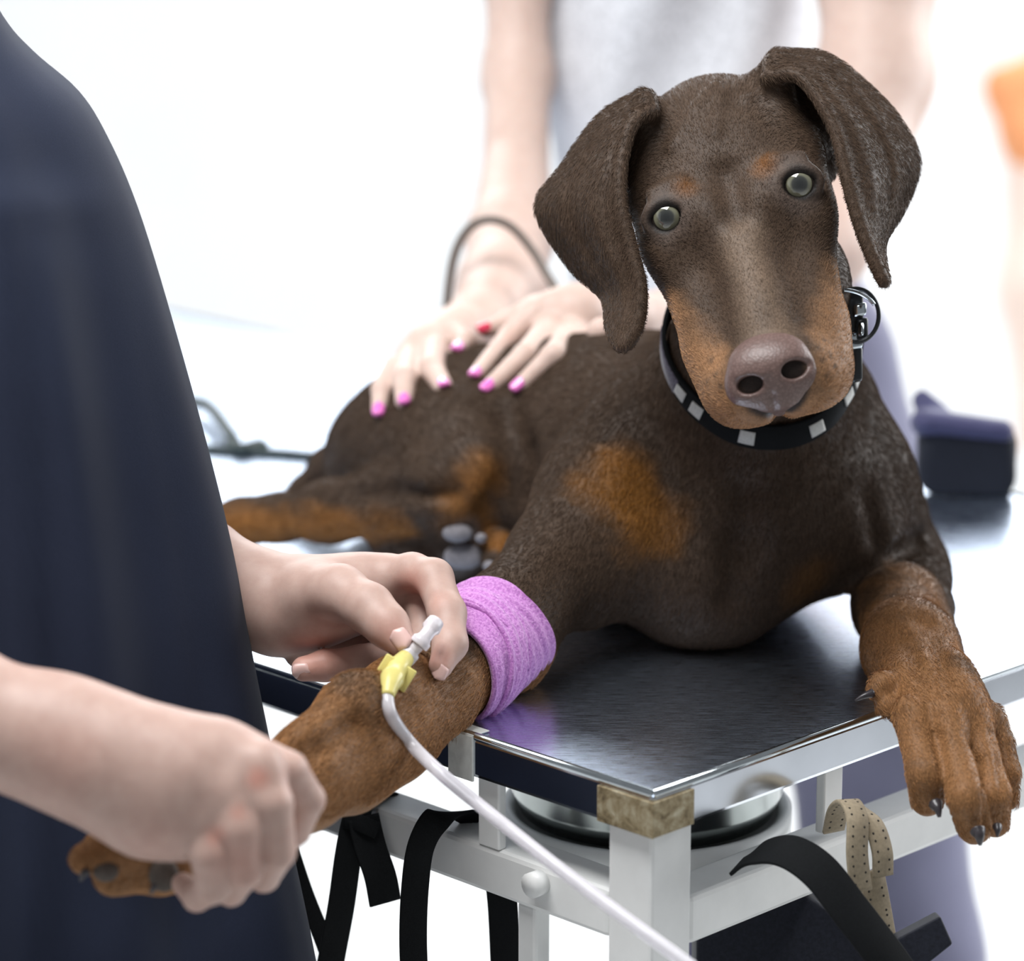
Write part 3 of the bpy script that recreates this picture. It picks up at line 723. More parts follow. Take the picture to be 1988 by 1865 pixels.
def uvsphere(n=24, m=32):
    th = np.linspace(0.02, math.pi - 0.02, n); ph = np.linspace(0, 2 * math.pi, m, endpoint=False)
    return loft([[(math.sin(a) * math.cos(b), math.sin(a) * math.sin(b), math.cos(a)) for b in ph] for a in th])
for c, r, g in EYES:
    co, fa = uvsphere(); fa = fa[:, ::-1]; o = mk('eye', co, fa, EYE, None)
    q = Vector(g).to_track_quat('Z', 'Y')
    o.parent = dog; o.matrix_parent_inverse = dog.matrix_world.inverted()
    o.matrix_world = Matrix.Translation(Vector(c)) @ q.to_matrix().to_4x4() @ Matrix.Diagonal((r, r, r, 1))
# nose leather
N = Field(H(0, -50, 400) - 0.045, H(0, -50, 400) + 0.045, 0.0011)
NX = -10
N.ell(H(NX, -48, 388), hax, (hp(82), hp(50), hp(46)), 0.004)
N.ell(H(NX, -28, 364), hax, (hp(68), hp(32), hp(48)), 0.010)
for s in (-1, 1): N.ell(H(NX + s * 50, -68, 400), hax, (hp(42), hp(44), hp(38)), 0.006)
N.cone(H(NX, -84, 408), H(NX, -128, 408), hp(44), hp(22), 0.010)
for s, u, v, u2, v2 in ((-1, 1456, 747, 1424, 742), (1, 1541, 717, 1572, 706)):
    h = N.hit(u, v, 1.55, 1.8); h2 = N.hit(u2, v2, 1.55, 1.8)
    ax1 = unit(camR[0] * RIGHT + camR[1] * DOWN); ax2 = unit(-camR[1] * RIGHT + camR[0] * DOWN)
    N.ell(W(u, v, h + 0.002), (ax1, ax2, FWD), (hp(25), hp(17), hp(34)), 0.002, 'cut')
    if h2: N.cone(W(u, v, h - 0.0005), W(u2, v2, h2 - 0.001), hp(9), hp(5), 0.003, None, 'cut')
for (u, v), (u2, v2) in (((1492, 735), (1499, 770)), ((1499, 770), (1504, 800))):
    h, h2 = N.hit(u, v, 1.55, 1.8), N.hit(u2, v2, 1.55, 1.8)
    if h and h2: N.cone(W(u, v, h - 0.0003), W(u2, v2, h2 - 0.0003), hp(3.5), hp(3.5), 0.003, None, 'cut')
nco, nfa = N.mesh(); mk('nose', relax(nco, nfa, 2), nfa, NOSE, dog)
# claws
def claw(p, q, r):
    P = spline([p, p * 0.5 + q * 0.5 - DOWN * r * 0.25 - FWD * r * 0.4, q], 5)
    co, fa = tube(P, np.linspace(r, r * 0.25, len(P)), 10); mk('claw', co, fa, CLAW, dog)
claw(W(1816, 1560, 1.670), W(1824, 1586, 1.666), PX(14, 1.67)); claw(W(1898, 1612, 1.657), W(1903, 1640, 1.656), PX(16, 1.66))
claw(W(1936, 1604, 1.670), W(1936, 1624, 1.667), PX(10, 1.67)); claw(W(1947, 1556, 1.700), W(1946, 1588, 1.694), PX(11, 1.7))
claw(W(1694, 1345, 1.712), W(1660, 1360, 1.710), PX(9, 1.72))
for u, v, d in ((305, 1715, 1.54), (168, 1690, 1.535)): claw(W(u, v, d), W(u - 12, v + 20, d), PX(11, d))
# pads of the tucked hind foot
for u, v, d, a, b in ((888, 1034, 1.972, 30, 19), (900, 1080, 1.980, 40, 26), (934, 1044, 1.972, 12, 10), (950, 1098, 1.970, 13, 11)):
    co, fa = uvsphere(12, 16); A = np.array([RIGHT * PX(a, d), DOWN * PX(b, d), FWD * PX(12, d)]); co = W(u, v, d + 0.007) + co @ A
    mk('pad', co, fa, PADM, dog)
for u, v, d, a, b in ((318, 1698, 1.540, 30, 34), (205, 1690, 1.536, 26, 22)):
    co, fa = uvsphere(12, 16); A = np.array([RIGHT * PX(a, d), DOWN * PX(b, d), FWD * PX(14, d)]); co = W(u, v, d) + co @ A
    mk('pad', co, fa, PADD, dog)
# ------------------------------------------------------------------ collar
RC = W(1489, 690, 1.845); nax = unit(NA - NB); tt = np.dot(RC - NA, NB - NA) / np.dot(NB - NA, NB - NA)
tt += 0.0; RC = NA + (NB - NA) * tt; RR = PX(160, 1.79) + tt * (PX(205, 1.93) - PX(160, 1.79)) + 0.0022
cx_ = unit(RIGHT - nax * (RIGHT @ nax)); cy_ = np.cross(nax, cx_)
if cy_ @ DOWN < 0: cy_ = -cy_
collar = thing('dog_collar', RC, 'black collar with white checks and a dark plastic buckle around the brown dog\'s neck', 'collar')
RT = []
for a in np.linspace(0, 2 * math.pi, 120, endpoint=False):
    dv = math.cos(a) * cx_ + math.sin(a) * cy_; c = RC - nax * 0.002 * max(0, math.sin(a)) ** 2; r = RR * 0.8
    while r < RR * 1.6 and D.val((c + dv * r)[None])[0] < 0.0002: r += 0.0005
    RT.append(r)
RT = np.minimum(np.array(RT), RR * 1.35)
for _ in range(12): RT = np.maximum(RT * 0.5 + (np.roll(RT, 1) + np.roll(RT, -1)) * 0.25, RT * 0.985)
def ringpt(a, off=0.0, slide=0.0):
    rr = np.interp(a % (2 * math.pi), np.linspace(0, 2 * math.pi, 121), np.r_[RT, RT[0]]) + 0.0032
    return RC - nax * 0.002 * max(0, math.sin(a)) ** 2 + (rr + off) * (math.cos(a) * cx_ + math.sin(a) * cy_) + nax * slide
CWD = 0.0155
def band(a0, a1, off, th, w, name, mat, par, n=60):
    A = np.linspace(a0, a1, n); P = np.array([ringpt(a, off) for a in A])
    co, fa = ribbon(P, np.array([unit(nax - (0.9 * max(0, math.sin(a)) + 0.15) * DOWN) for a in A]), w, th); return mk(name, co, fa, mat, par)
bandm = band(0, 2 * math.pi, 0, 0.0026, CWD, 'band', BLACKWEB, collar, 140)
band(math.radians(150), math.radians(188), 0.0013, 0.0012, CWD * 0.8, 'grey_patch', GREYWEB, collar)
for k, (a, s) in enumerate(((146, 0.6), (132, 0.6), (100, 1), (62, 1), (36, 0.8), (24, 0.8))):
    band(math.radians(a - 4.2), math.radians(a + 4.2), 0.0016, 0.0010, CWD * 0.55, 'white_check', CHECKW, collar, 8)
# buckle on the right side of the neck
for (u, v, d, hw, hh, m) in ((1655, 605, 1.79, 20, 40, DARKMET), (1668, 602, 1.782, 13, 13, CHROME), (1672, 640, 1.784, 12, 22, DARKMET), (1670, 640, 1.780, 6, 14, CHROME), (1652, 664, 1.785, 22, 16, CHROME), (1662, 708, 1.79, 11, 34, DARKMET)):
    co, fa = obox(W(u, v, d), (unit(RIGHT * 0.97 - DOWN * 0.2), DOWN, FWD), (PX(hw, d), PX(hh, d), 0.006), 0.0018); mk('buckle', co, fa, m, collar)
A = np.linspace(-2.0, 1.75, 40)
co, fa = tube([W(1662 + 44 * math.cos(a), 612 + 52 * math.sin(a), 1.775) for a in A], PX(4.5, 1.77), 10); mk('ring', co, fa, DARKMET, collar)
co, fa = tube([W(1635 + 70 * math.sin(a), 615 - 52 * math.cos(a), 1.772) for a in np.linspace(0, 1.1, 20)], PX(4, 1.77), 10); mk('bright_ring', co, fa, CHROME, collar)

# ------------------------------------------------------------------ bandage on the right foreleg
ban = thing('bandage', W(910, 1300, 1.76), 'mauve elastic bandage wrapped around the dog\'s outstretched foreleg', 'bandage')
A0, A1 = W(972, 1214, 1.798), W(848, 1326, 1.742)
ax_ = unit(A1 - A0); p1_ = unit(np.cross(ax_, FWD)); p2_ = np.cross(ax_, p1_)
def sleeve(t0, t1, off, name, tilt=0.0, n=26, m=64):
    rings = []
    for side in (0, 1):
        for t in (np.linspace(t0, t1, n) if side == 0 else np.linspace(t1, t0, n)):
            ring = []
            for a in np.linspace(0, 2 * math.pi, m, endpoint=False):
                dirv = math.cos(a) * p1_ + math.sin(a) * p2_
                tq = t + tilt * math.cos(a + 0.6); c = A0 + (A1 - A0) * tq
                # feel for the leg surface
                r = 0.012
                for _ in range(26):
                    if D.val((c + dirv * r)[None])[0] > 0.0: break
                    r += 0.001
                r = min(r, 0.029)
                rr = r + (off + 0.0005 * math.sin(t * 60) if side == 0 else off - 0.003)
                ring.append((c, dirv, rr))
            rings.append(ring)
    rr = np.array([[q[2] for q in g] for g in rings])
    for _ in range(5): rr = (rr + np.roll(rr, 1, 1) + np.roll(rr, -1, 1)) / 3
    return np.array([[q[0] + q[1] * rr[i, j] for j, q in enumerate(g)] for i, g in enumerate(rings)])
co, fa = loft(np.concatenate([sleeve(0.08, 0.84, 0.0042, '', 0.05), ]), cap=False); mk('wrap', co, fa, BANDAGE, ban)
co, fa = loft(sleeve(0.02, 0.46, 0.0056, '', -0.10), cap=False); mk('wrap', co, fa, BANDAGE, ban)
co, fa = loft(sleeve(0.36, 0.66, 0.0062, '', 0.14), cap=False); mk('wrap', co, fa, BANDAGE, ban)

# ------------------------------------------------------------------ hands
SK = np.array([0.49, 0.345, 0.295]); SKR = np.array([0.58, 0.24, 0.18])
def skin_mesh(fields, reds, base=SK, redc=SKR):
    parts = []
    for F_ in fields:
        co, fa = F_.mesh(); parts.append((relax(co, fa, 2), fa))
    co, fa = join(parts); col = np.tile(base, (len(co), 1))
    for (u, v, d, r, a) in reds:
        p = W(u, v, d); w = (1 - sstep(0.1, 1.1, np.linalg.norm(co - p, axis=1) / PX(r, d)))[:, None] * a
        col = col * (1 - w) + redc * w
    return co, fa, col
def fbox(pts, m=0.02):
    P = np.array([W(*q[:3]) for q in pts]); R = max(PX(q[3], q[2]) for q in pts); return P.min(0) - R - m, P.max(0) + R + m
def nail(c, along, normal, ln, wd, mat, par, th=0.0011):
    along = unit(along); normal = unit(normal - along * (normal @ along)); side = np.cross(along, normal)
    rows = []
    for s in np.linspace(-1, 1, 9):
        w = wd * (1 - 0.35 * max(0, s) ** 4 - 0.25 * max(0, -s) ** 3) * (0.35 if abs(s) == 1 else 1)
        rows.append([c + along * s * ln + side * w * t - normal * (0.42 * wd * t * t) + normal * th * e for e, ts in ((1, np.linspace(-1, 1, 7)), (-1, np.linspace(1, -1, 7))) for t in ts])
    co, fa = loft(rows); mk('fingernail', co, fa, mat, par)

vet = thing('person', W(-60, 2300, 1.72) * np.array([1, 1, 0]), 'person in dark navy scrubs at left, gripping the dog\'s paw and fitting the catheter', 'person')
# near arm: fist around the paw
pf = [(-330, 1310, 1.515, 150), (0, 1402, 1.50, 124), (640, 1560, 1.52, 60), (380, 1790, 1.53, 60), (560, 1380, 1.5, 60)]
lo, hi = fbox(pf, 0.012); FI = Field(lo, hi, 0.0015)
FI.chain([(-330, 1318, 1.515, 150), (-100, 1380, 1.50, 130), (60, 1424, 1.498, 112), (150, 1450, 1.497, 106)], 0.012)
FI.chain([(150, 1446, 1.497, 112), (260, 1488, 1.495, 104), (360, 1514, 1.495, 98), (420, 1524, 1.497, 86)], 0.02)
FI.chain([(190, 1490, 1.497, 90), (300, 1560, 1.497, 84), (370, 1590, 1.50, 62)], 0.02)
FI.chain([(300, 1462, 1.496, 66), (430, 1468, 1.497, 54), (495, 1474, 1.50, 42)], 0.014)
FGF = [[(505, 1468, 1.502, 40), (560, 1496, 1.500, 40), (598, 1552, 1.512, 35), (575, 1612, 1.53, 30), (540, 1650, 1.55, 26)],
       [(500, 1482, 1.490, 42), (530, 1560, 1.482, 41), (538, 1652, 1.490, 38), (512, 1700, 1.518, 33), (480, 1690, 1.54, 28)],
       [(452, 1545, 1.486, 42), (470, 1610, 1.478, 41), (474, 1690, 1.486, 37), (448, 1728, 1.512, 32), (425, 1710, 1.535, 27)],
       [(398, 1600, 1.488, 42), (408, 1660, 1.480, 40), (412, 1722, 1.490, 35), (382, 1742, 1.512, 29), (355, 1715, 1.53, 24)]]
for q in FGF: FI.chain([(u, v, d, r - 1.5) for u, v, d, r in q], 0.0016)
for u, v, d, r in ((504, 1482, 1.484, 24), (450, 1548, 1.480, 24), (402, 1604, 1.482, 24)): FI.ball(W(u, v, d), PX(r, d), 0.016)
# far arm and the hand at the catheter
pi = [(150, 1020, 1.81, 110), (450, 1140, 1.78, 95), (900, 1320, 1.69, 40), (880, 1060, 1.74, 40), (560, 1340, 1.74, 40)]
lo, hi = fbox(pi, 0.012); FH = Field(lo, hi, 0.0015)
FH.chain([(150, 1020, 1.81, 110), (380, 1105, 1.79, 96), (470, 1150, 1.775, 86), (540, 1172, 1.765, 80)], 0.012)
FH.chain([(540, 1172, 1.765, 80), (620, 1160, 1.76, 66), (700, 1140, 1.765, 52), (760, 1122, 1.765, 44)], 0.018)
FH.chain([(545, 1190, 1.760, 66), (620, 1178, 1.752, 54), (690, 1175, 1.760, 42)], 0.016)
FH.chain([(600, 1150, 1.742, 54), (660, 1150, 1.728, 50), (716, 1180, 1.712, 44), (752, 1215, 1.702, 38), (784, 1254, 1.694, 27)], 0.008)       # thumb
FH.chain([(730, 1125, 1.765, 42), (800, 1112, 1.755, 38), (842, 1122, 1.742, 37), (868, 1190, 1.722, 36), (874, 1250, 1.708, 33), (855, 1294, 1.698, 24)], 0.004)     # index
FH.chain([(730, 1150, 1.78, 40), (790, 1150, 1.775, 36), (822, 1180, 1.76, 33), (826, 1235, 1.75, 29), (800, 1265, 1.745, 25)], 0.004)           # middle
FH.chain([(680, 1180, 1.785, 38), (775, 1215, 1.79, 34), (762, 1268, 1.772, 32), (700, 1284, 1.750, 32), (630, 1292, 1.742, 30), (590, 1298, 1.740, 25)], 0.003)    # ring finger, tip pointing back
FH.chain([(650, 1200, 1.79, 36), (725, 1235, 1.795, 31), (690, 1266, 1.782, 29), (620, 1272, 1.772, 27), (576, 1274, 1.765, 22)], 0.003)
TP = [[(-120, 1900, 1.72, 300), (-130, 1000, 1.72, 280), (-330, 330, 1.73, 240)], [(-325, 1318, 1.515, 152), (-420, 1180, 1.53, 168), (-440, 800, 1.60, 190), (-400, 400, 1.68, 215)], [(150, 1020, 1.81, 112), (-150, 900, 1.80, 130), (-300, 450, 1.75, 190)]]
lo, hi = fbox([q for c in TP for q in c], 0.03); TOR = Field(lo, hi, 0.006)
for c in TP: TOR.chain(c, 0.03)
REDS = [(502, 1510, 1.475, 34, 0.6), (418, 1622, 1.47, 30, 0.5), (462, 1575, 1.47, 26, 0.35), (590, 1500, 1.48, 60, 0.3), (600, 1570, 1.49, 50, 0.3), (470, 1680, 1.47, 90, 0.25), (300, 1600, 1.48, 90, 0.2),
        (848, 1205, 1.69, 22, 1.0), (800, 1150, 1.74, 60, 0.7), (850, 1270, 1.69, 50, 0.5), (610, 1285, 1.74, 90, 0.55), (640, 1210, 1.73, 80, 0.3), (760, 1230, 1.69, 60, 0.25), (835, 1150, 1.71, 50, 0.4), (120, 1480, 1.47, 120, 0.15)]
co, fa, col = skin_mesh([FI, FH, TOR], REDS); mk('body', co, fa, SKIN, vet, True, col)
nail(W(777, 1240, 1.6815), W(788, 1262, 1.690) - W(752, 1215, 1.694), -FWD - 0.15 * RIGHT, 0.0058, 0.0052, NAIL, vet)
nail(W(585, 1305, 1.7345), W(560, 1308, 1.738) - W(620, 1300, 1.7375), -FWD + 0.6 * DOWN, 0.0050, 0.0046, NAIL, vet)
nail(W(852, 1303, 1.6925), W(846, 1312, 1.696) - W(868, 1270, 1.696), -FWD - 0.7 * RIGHT + 0.3 * DOWN, 0.0042, 0.0042, NAIL, vet)

SLC = [(-440, 980, 1.565, 232), (-440, 800, 1.60, 240), (-410, 480, 1.67, 262), (-400, 330, 1.70, 270)]
lo, hi = fbox(SLC, 0.02); SLF = Field(lo, hi, 0.005); SLF.chain(SLC, 0.02)
e0, e1 = W(*SLC[0][:3]), W(*SLC[1][:3]); SLF.cone(e0 + (e0 - e1) * 0.75, e0 + (e0 - e1) * 0.35, 0.09, 0.075, 0.006, None, 'cut')
co, fa = SLF.mesh(); mk('sleeve', relax(co, fa, 2), fa, NAVY, vet)
# scrubs: swept cloth with hanging folds
SIL = np.array([(-260, -330), (-90, -120), (0, 45), (62, 118), (150, 196), (205, 285), (262, 420), (330, 640), (398, 880), (448, 1080), (482, 1260), (515, 1430), (560, 1650), (606, 1865), (640, 2050), (670, 2250)], float)
S2 = spline(SIL, 6); rings = []
FOLD1 = ((85, 130, 190, 250, 300, 330), (260, 500, 900, 1250, 1600, 2200), 0.020, 0.016)
FOLD2 = ((20, 40, 70, 100, 110), (200, 600, 1000, 1500, 2200), 0.020, 0.014)
FOLD3 = ((165, 200, 330, 380, 430), (240, 420, 1100, 1500, 2200), 0.014, 0.008)
for u, v in S2:
    e = W(u, v, 1.725); a = 0.165 - 0.05 * sstep(-200, 200, -v); b = 0.118 - 0.04 * sstep(-250, 300, -v); ring = []
    for th in np.linspace(0, 2 * math.pi, 200, endpoint=False):
        k = 1 - abs(math.cos(th)) ** 6 if math.cos(th) > 0 else 1
        g = sstep(150, 700, v)
        ph = th + 0.00022 * (v - 900)
        fold = (0.060 * g + 0.010) * math.sin(5.0 * ph + 0.9) + 0.040 * g * math.sin(9 * ph + 2.2 + 0.0006 * v) + 0.012 * math.sin(13 * ph + 0.002 * v)
        fold += 0.035 * math.exp(-((v - 255 - 120 * math.cos(th)) / 38) ** 2) * (1 if math.sin(th) < 0 else 0)
        s = 1 + fold * k
        X_ = e[0] - a + a * s * math.cos(th); Y_ = e[1] + (b if math.sin(th) < 0 else b * 1.45) * s * math.sin(th)
        if math.sin(th) < 0:
            for cu, cv, wd_, am in (FOLD1, FOLD2, FOLD3):
                xt = W(np.interp(v, cv, cu), v, 1.66)[0]; dx = (X_ - xt) / wd_
                Y_ -= am * math.exp(-dx * dx * (1 if dx < 0 else 5)) * sstep(cv[0], cv[0] + 200, v) * k
        ring.append((X_, Y_, e[2]))
    rings.append(ring)
co, fa = loft(rings); mk('scrubs', co, fa, NAVY, vet)

# ------------------------------------------------------------------ assistant behind the table
SKA = np.array([0.62, 0.475, 0.41]); REDA = np.array([0.75, 0.42, 0.34])
asst = thing('person', W(1450, 2200, 2.5) * np.array([1, 1, 0]), 'person with pink nails and grey top, behind the table, hands on the dog\'s back', 'person')
def skinhit(u, v, r, dflt): 
    h = D.hit(u, v, 1.9, 2.4); return (h if h and abs(h - dflt) < 0.08 else dflt) - PX(r, 2.1) * 0.55
def fing(F_, pts, k=0.003):
    out = []
    for (u, v, d, r) in pts: out.append((u, v, skinhit(u, v, r, d), r))
    F_.chain(out, k); return out
FA = Field(W(690, 830, 2.05) - np.array([0.03, 0.06, 0.02]), W(1340, 380, 2.40) + np.array([0.03, 0.06, 0.04]), 0.0024)
FA.chain([(1002, 330, 2.42, 66), (990, 460, 2.34, 80), (975, 560, 2.26, 84), (925, 640, 2.18, 64), (860, 668, 2.13, 50)], 0.012)
FA.chain([(890, 650, 2.14, 52), (830, 680, 2.11, 40), (790, 715, 2.10, 34)], 0.014)
N1 = [fing(FA, q) for q in ([(845, 670, 2.11, 30), (838, 715, 2.09, 25), (860, 750, 2.08, 20)], [(800, 690, 2.11, 30), (786, 735, 2.09, 24), (785, 778, 2.08, 19)], [(770, 715, 2.11, 26), (742, 755, 2.10, 21), (736, 795, 2.09, 16)], [(880, 650, 2.12, 26), (905, 662, 2.10, 20), (890, 678, 2.09, 16)])]
FA.chain([(1430, 590, 2.28, 72), (1300, 618, 2.20, 52), (1210, 622, 2.13, 58), (1120, 612, 2.10, 56), (1070, 610, 2.10, 44)], 0.014)
N2 = [fing(FA, q) for q in ([(1040, 610, 2.10, 32), (990, 655, 2.09, 24), (925, 728, 2.08, 17)], [(1080, 628, 2.10, 32), (1020, 690, 2.08, 24), (953, 750, 2.07, 18)], [(1120, 640, 2.10, 32), (1075, 690, 2.08, 24), (1015, 745, 2.07, 18)], [(1170, 645, 2.10, 30), (1145, 670, 2.09, 22), (1112, 695, 2.08, 17)], [(1040, 600, 2.11, 30), (985, 625, 2.11, 22), (945, 640, 2.10, 16)])]
FB = Field(np.array([-0.06, 2.05, 0.95]), np.array([0.42, 2.72, 1.62]), 0.006)
FB.chain([(1040, -280, 2.50, 95), (1005, -60, 2.50, 62), (1005, 150, 2.49, 62), (1002, 345, 2.42, 66)], 0.02)
FB.chain([(1690, -280, 2.48, 120), (1702, -60, 2.46, 112), (1700, 150, 2.44, 106), (1660, 340, 2.40, 96), (1590, 480, 2.35, 88), (1425, 590, 2.28, 74)], 0.02)
FB.chain([(1320, -280, 2.55, 150), (1330, 300, 2.56, 150)], 0.03)
co, fa, col = skin_mesh([FA, FB], [(1000, 640, 2.07, 60, 0.2), (1060, 700, 2.06, 60, 0.25)], SKA, REDA); mk('body', co, fa, SKIN, asst, True, col)
for i, q in enumerate(N1 + N2):
    (u0, v0, d0, r0), (u1, v1, d1, r1) = q[-2], q[-1]
    a = W(u1, v1, d1) - W(u0, v0, d0); nrm = -FWD - 0.9 * DOWN
    nn_ = unit(nrm - unit(a) * (nrm @ unit(a)))
    nail(W(u1, v1, d1) + unit(a) * PX(r1 * 0.55, d1) + nn_ * PX(r1 * 0.82, d1), a, nrm, PX(17, d1), PX(12, d1), NAILRED if i == 8 else NAILPINK, asst)
# knit top
rings = []
for v in np.linspace(-330, 640, 40):
    ul, ur = np.interp(v, [-330, 0, 150, 300, 640], [1020, 1034, 1034, 1075, 1120]), np.interp(v, [-330, 0, 250, 640], [1610, 1590, 1592, 1600])
    l, r = W(ul, v, 2.47), W(ur, v, 2.47); c = (l + r) / 2; a = (r - l)[0] / 2
    rings.append([(c[0] + a * math.cos(t), c[1] + 0.08 + 0.085 * math.sin(t) * (1 + 0.10 * math.sin(6 * t + v * 0.01)), c[2]) for t in np.linspace(0, 2 * math.pi, 96, endpoint=False)])
co, fa = loft(rings); mk('knit_top', co, fa[:, ::-1], TSHIRT, asst)
# trousers
PT = Field(np.array([W(1050, 2000, 2.6)[0] - 0.12, 2.15, 0.02]), np.array([W(1900, 2000, 2.6)[0] + 0.12, 2.75, 1.12]), 0.008)
def pz(u, v, d, r): PT_pts.append((u, v, d, r))
zb = W(1720, 1865, 2.55)
hipc = W(1440, 640, 2.53); PT.ell(hipc - np.array([0, 0, 0.04]), (RIGHT, FWD, EZ), (PX(270, 2.53), 0.10, 0.15), 0.04)
legL = [W(1590, 720, 2.52), W(1640, 950, 2.53), W(1700, 1400, 2.55), W(1728, 1865, 2.58), W(1735, 1865, 2.58) - np.array([0, 0, 0.28])]
legR = [W(1380, 720, 2.55), W(1370, 1000, 2.56), W(1310, 1400, 2.60), W(1290, 1865, 2.62), W(1290, 1865, 2.62) - np.array([0, 0, 0.28])]
for Lg, rr in ((legL, (150, 152, 165, 172, 120)), (legR, (150, 130, 92, 80, 76))):
    for a, b, ra, rb in zip(Lg[:-1], Lg[1:], rr[:-1], rr[1:]): PT.cone(a, b, PX(ra, 2.55), PX(rb, 2.55), 0.03)
co, fa = PT.mesh(); co = relax(co, fa, 3)
co = co + np.array([0, 1, 0]) * (0.006 * np.sin(co[:, 2] * 38 + co[:, 0] * 20))[:, None]
mk('trousers', co, fa, PANTS, asst)
for Lg in (legL, legR):
    p = Lg[-1] * np.array([1, 1, 0]); SHF = Field(p - np.array([0.08, 0.22, 0.01]), p + np.array([0.08, 0.12, 0.12]), 0.005)
    SHF.cone(p + np.array([0, 0.03, 0.05]), p + np.array([0, -0.14, 0.035]), 0.042, 0.036, 0.01); SHF.cone(p + np.array([0, 0.03, 0.05]), p + np.array([0, 0.02, 0.10]), 0.04, 0.045, 0.01)
    co, fa = SHF.mesh(); co[:, 2] = np.maximum(co[:, 2], 0.001); mk('shoe', co, fa, BAGCLOTH, asst)

# ------------------------------------------------------------------ catheter and infusion line
LEGD = lambda u, v, off: min(D.hit(u, v, 1.5, 1.9) or 1.70, 1.74) - PX(off, 1.7)
cath = thing('catheter', W(790, 1280, 1.69), 'small yellow and white catheter port held between finger and thumb', 'catheter')
P = spline([W(752, 1352, LEGD(752, 1352, 16)), W(758, 1325, LEGD(758, 1325, 22)), W(770, 1300, LEGD(770, 1300, 24)), W(788, 1276, 1.682)], 6)
rad = np.interp(np.linspace(0, 1, len(P)), [0, .2, .45, .6, .8, 1], [13, 17, 24, 20, 21, 17])
co, fa = tube(P, PX(1, 1.69) * rad, 16); mk('yellow_hub', co, fa, YELLOWPL, cath)
for s in (-1, 1):
    co, fa = obox(W(768, 1306, LEGD(768, 1306, 14)) + s * PX(20, 1.69) * unit(RIGHT * 0.8 + DOWN * 0.5), (RIGHT * 0.8 + DOWN * 0.5, -RIGHT * 0.5 + DOWN * 0.8, FWD), (PX(14, 1.69), PX(24, 1.69), 0.0012), 0.0008); mk('wing', co, fa, YELLOWPL, cath)
P = spline([W(786, 1280, 1.684), W(802, 1262, 1.683), W(812, 1252, 1.683)], 6); co, fa = tube(P, PX(1, 1.69) * np.interp(np.linspace(0, 1, len(P)), [0, .4, .5, 1], [19, 19, 13, 13]), 16); mk('luer_collar', co, fa, WHITEPL, cath)
P = spline([W(812, 1252, 1.683), W(828, 1232, 1.684), W(846, 1206, 1.690)], 6); co, fa = tube(P, PX(1, 1.69) * np.interp(np.linspace(0, 1, len(P)), [0, .3, .35, .7, .75, 1], [20, 20, 14, 14, 19, 17]), 16); mk('clear_port', co, fa, WHITEPL, cath)
iv = thing('infusion_tube', W(1300, 1850, 1.56), 'clear plastic infusion tube running from the yellow catheter down past the table corner', 'tube')
P = spline([W(*q) for q in ((751, 1342, LEGD(751, 1342, 16)), (758, 1385, LEGD(758, 1385, 15)), (795, 1440, LEGD(795, 1440, 18)), (855, 1500, 1.645), (930, 1562, 1.64), (1005, 1622, 1.62), (1085, 1685, 1.60), (1180, 1757, 1.58), (1290, 1838, 1.56), (1400, 1920, 1.545))], 10)
co, fa = tube(P, PX(13.5, 1.6), 16); mk('tube', co, fa, TUBECL, iv)
tag(iv, kind='thing')

# ------------------------------------------------------------------ straps on the left rail
def drail(u): 
    # distance of the rail's outer face at image column u (left rail)
    best = None
    for b in np.linspace(0.02, 0.6, 300):
        p = tp(0.004, b, -0.058); y = p[1]; dz = p[2] - CAMZ; d = y * CP - dz * SP; uu = CX + p[0] / d * FPX
        if best is None or abs(uu - u) < best[0]: best = (abs(uu - u), d)
    return best[1]
def strap(pts, w, name, par, mat=BLACKWEB, wdir=None, th=0.0022):
    P = spline([W(u, v, d) for u, v, d in pts], 8)
    co, fa = ribbon(P, RIGHT * 0.85 + FWD * 0.35 if wdir is None else wdir, w, th); return mk(name, co, fa, mat, par)
d1, d2 = drail(700), drail(860)
wA = PX(66, 1.74)
st1 = thing('restraint_strap', W(690, 1600, d1), 'black webbing strap with a short loose end, knotted on the table rail nearest the scrubs', 'strap', 'black straps on the rail')
strap([(775, 1572, d1 + 0.03), (740, 1546, d1 + 0.012), (705, 1552, d1 - 0.008), (690, 1590, d1 - 0.016), (676, 1660, d1 - 0.014), (662, 1760, d1 - 0.01), (640, 1880, d1 - 0.008), (630, 1960, d1)], wA * 0.85, 'long_end', st1)
strap([(705, 1585, d1 - 0.02), (718, 1640, d1 - 0.02), (738, 1700, d1 - 0.022), (748, 1752, d1 - 0.02)], wA, 'short_end', st1)
strap([(668, 1590, d1 - 0.02), (700, 1598, d1 - 0.024), (732, 1612, d1 - 0.02)], wA * 0.5, 'knot', st1, wdir=DOWN)
strap([(560, 1640, d1 + 0.01), (592, 1735, d1 + 0.006), (630, 1830, d1), (665, 1930, d1)], wA * 0.55, 'cross_strap', st1)
st2 = thing('restraint_strap', W(850, 1600, d2), 'black webbing strap looped over the table rail next to the clear infusion tube', 'strap', 'black straps on the rail')
strap([(985, 1628, d2 + 0.01), (940, 1598, d2 + 0.02), (895, 1580, d2 + 0.006), (850, 1588, d2 - 0.012), (818, 1640, d2 - 0.018), (806, 1720, d2 - 0.014), (802, 1820, d2 - 0.01), (806, 1930, d2 - 0.006)], wA * 0.85, 'loop', st2)
strap([(968, 1690, d2 + 0.035), (976, 1760, d2 + 0.03), (982, 1880, d2 + 0.03)], wA * 0.95, 'hanging_end', st2)

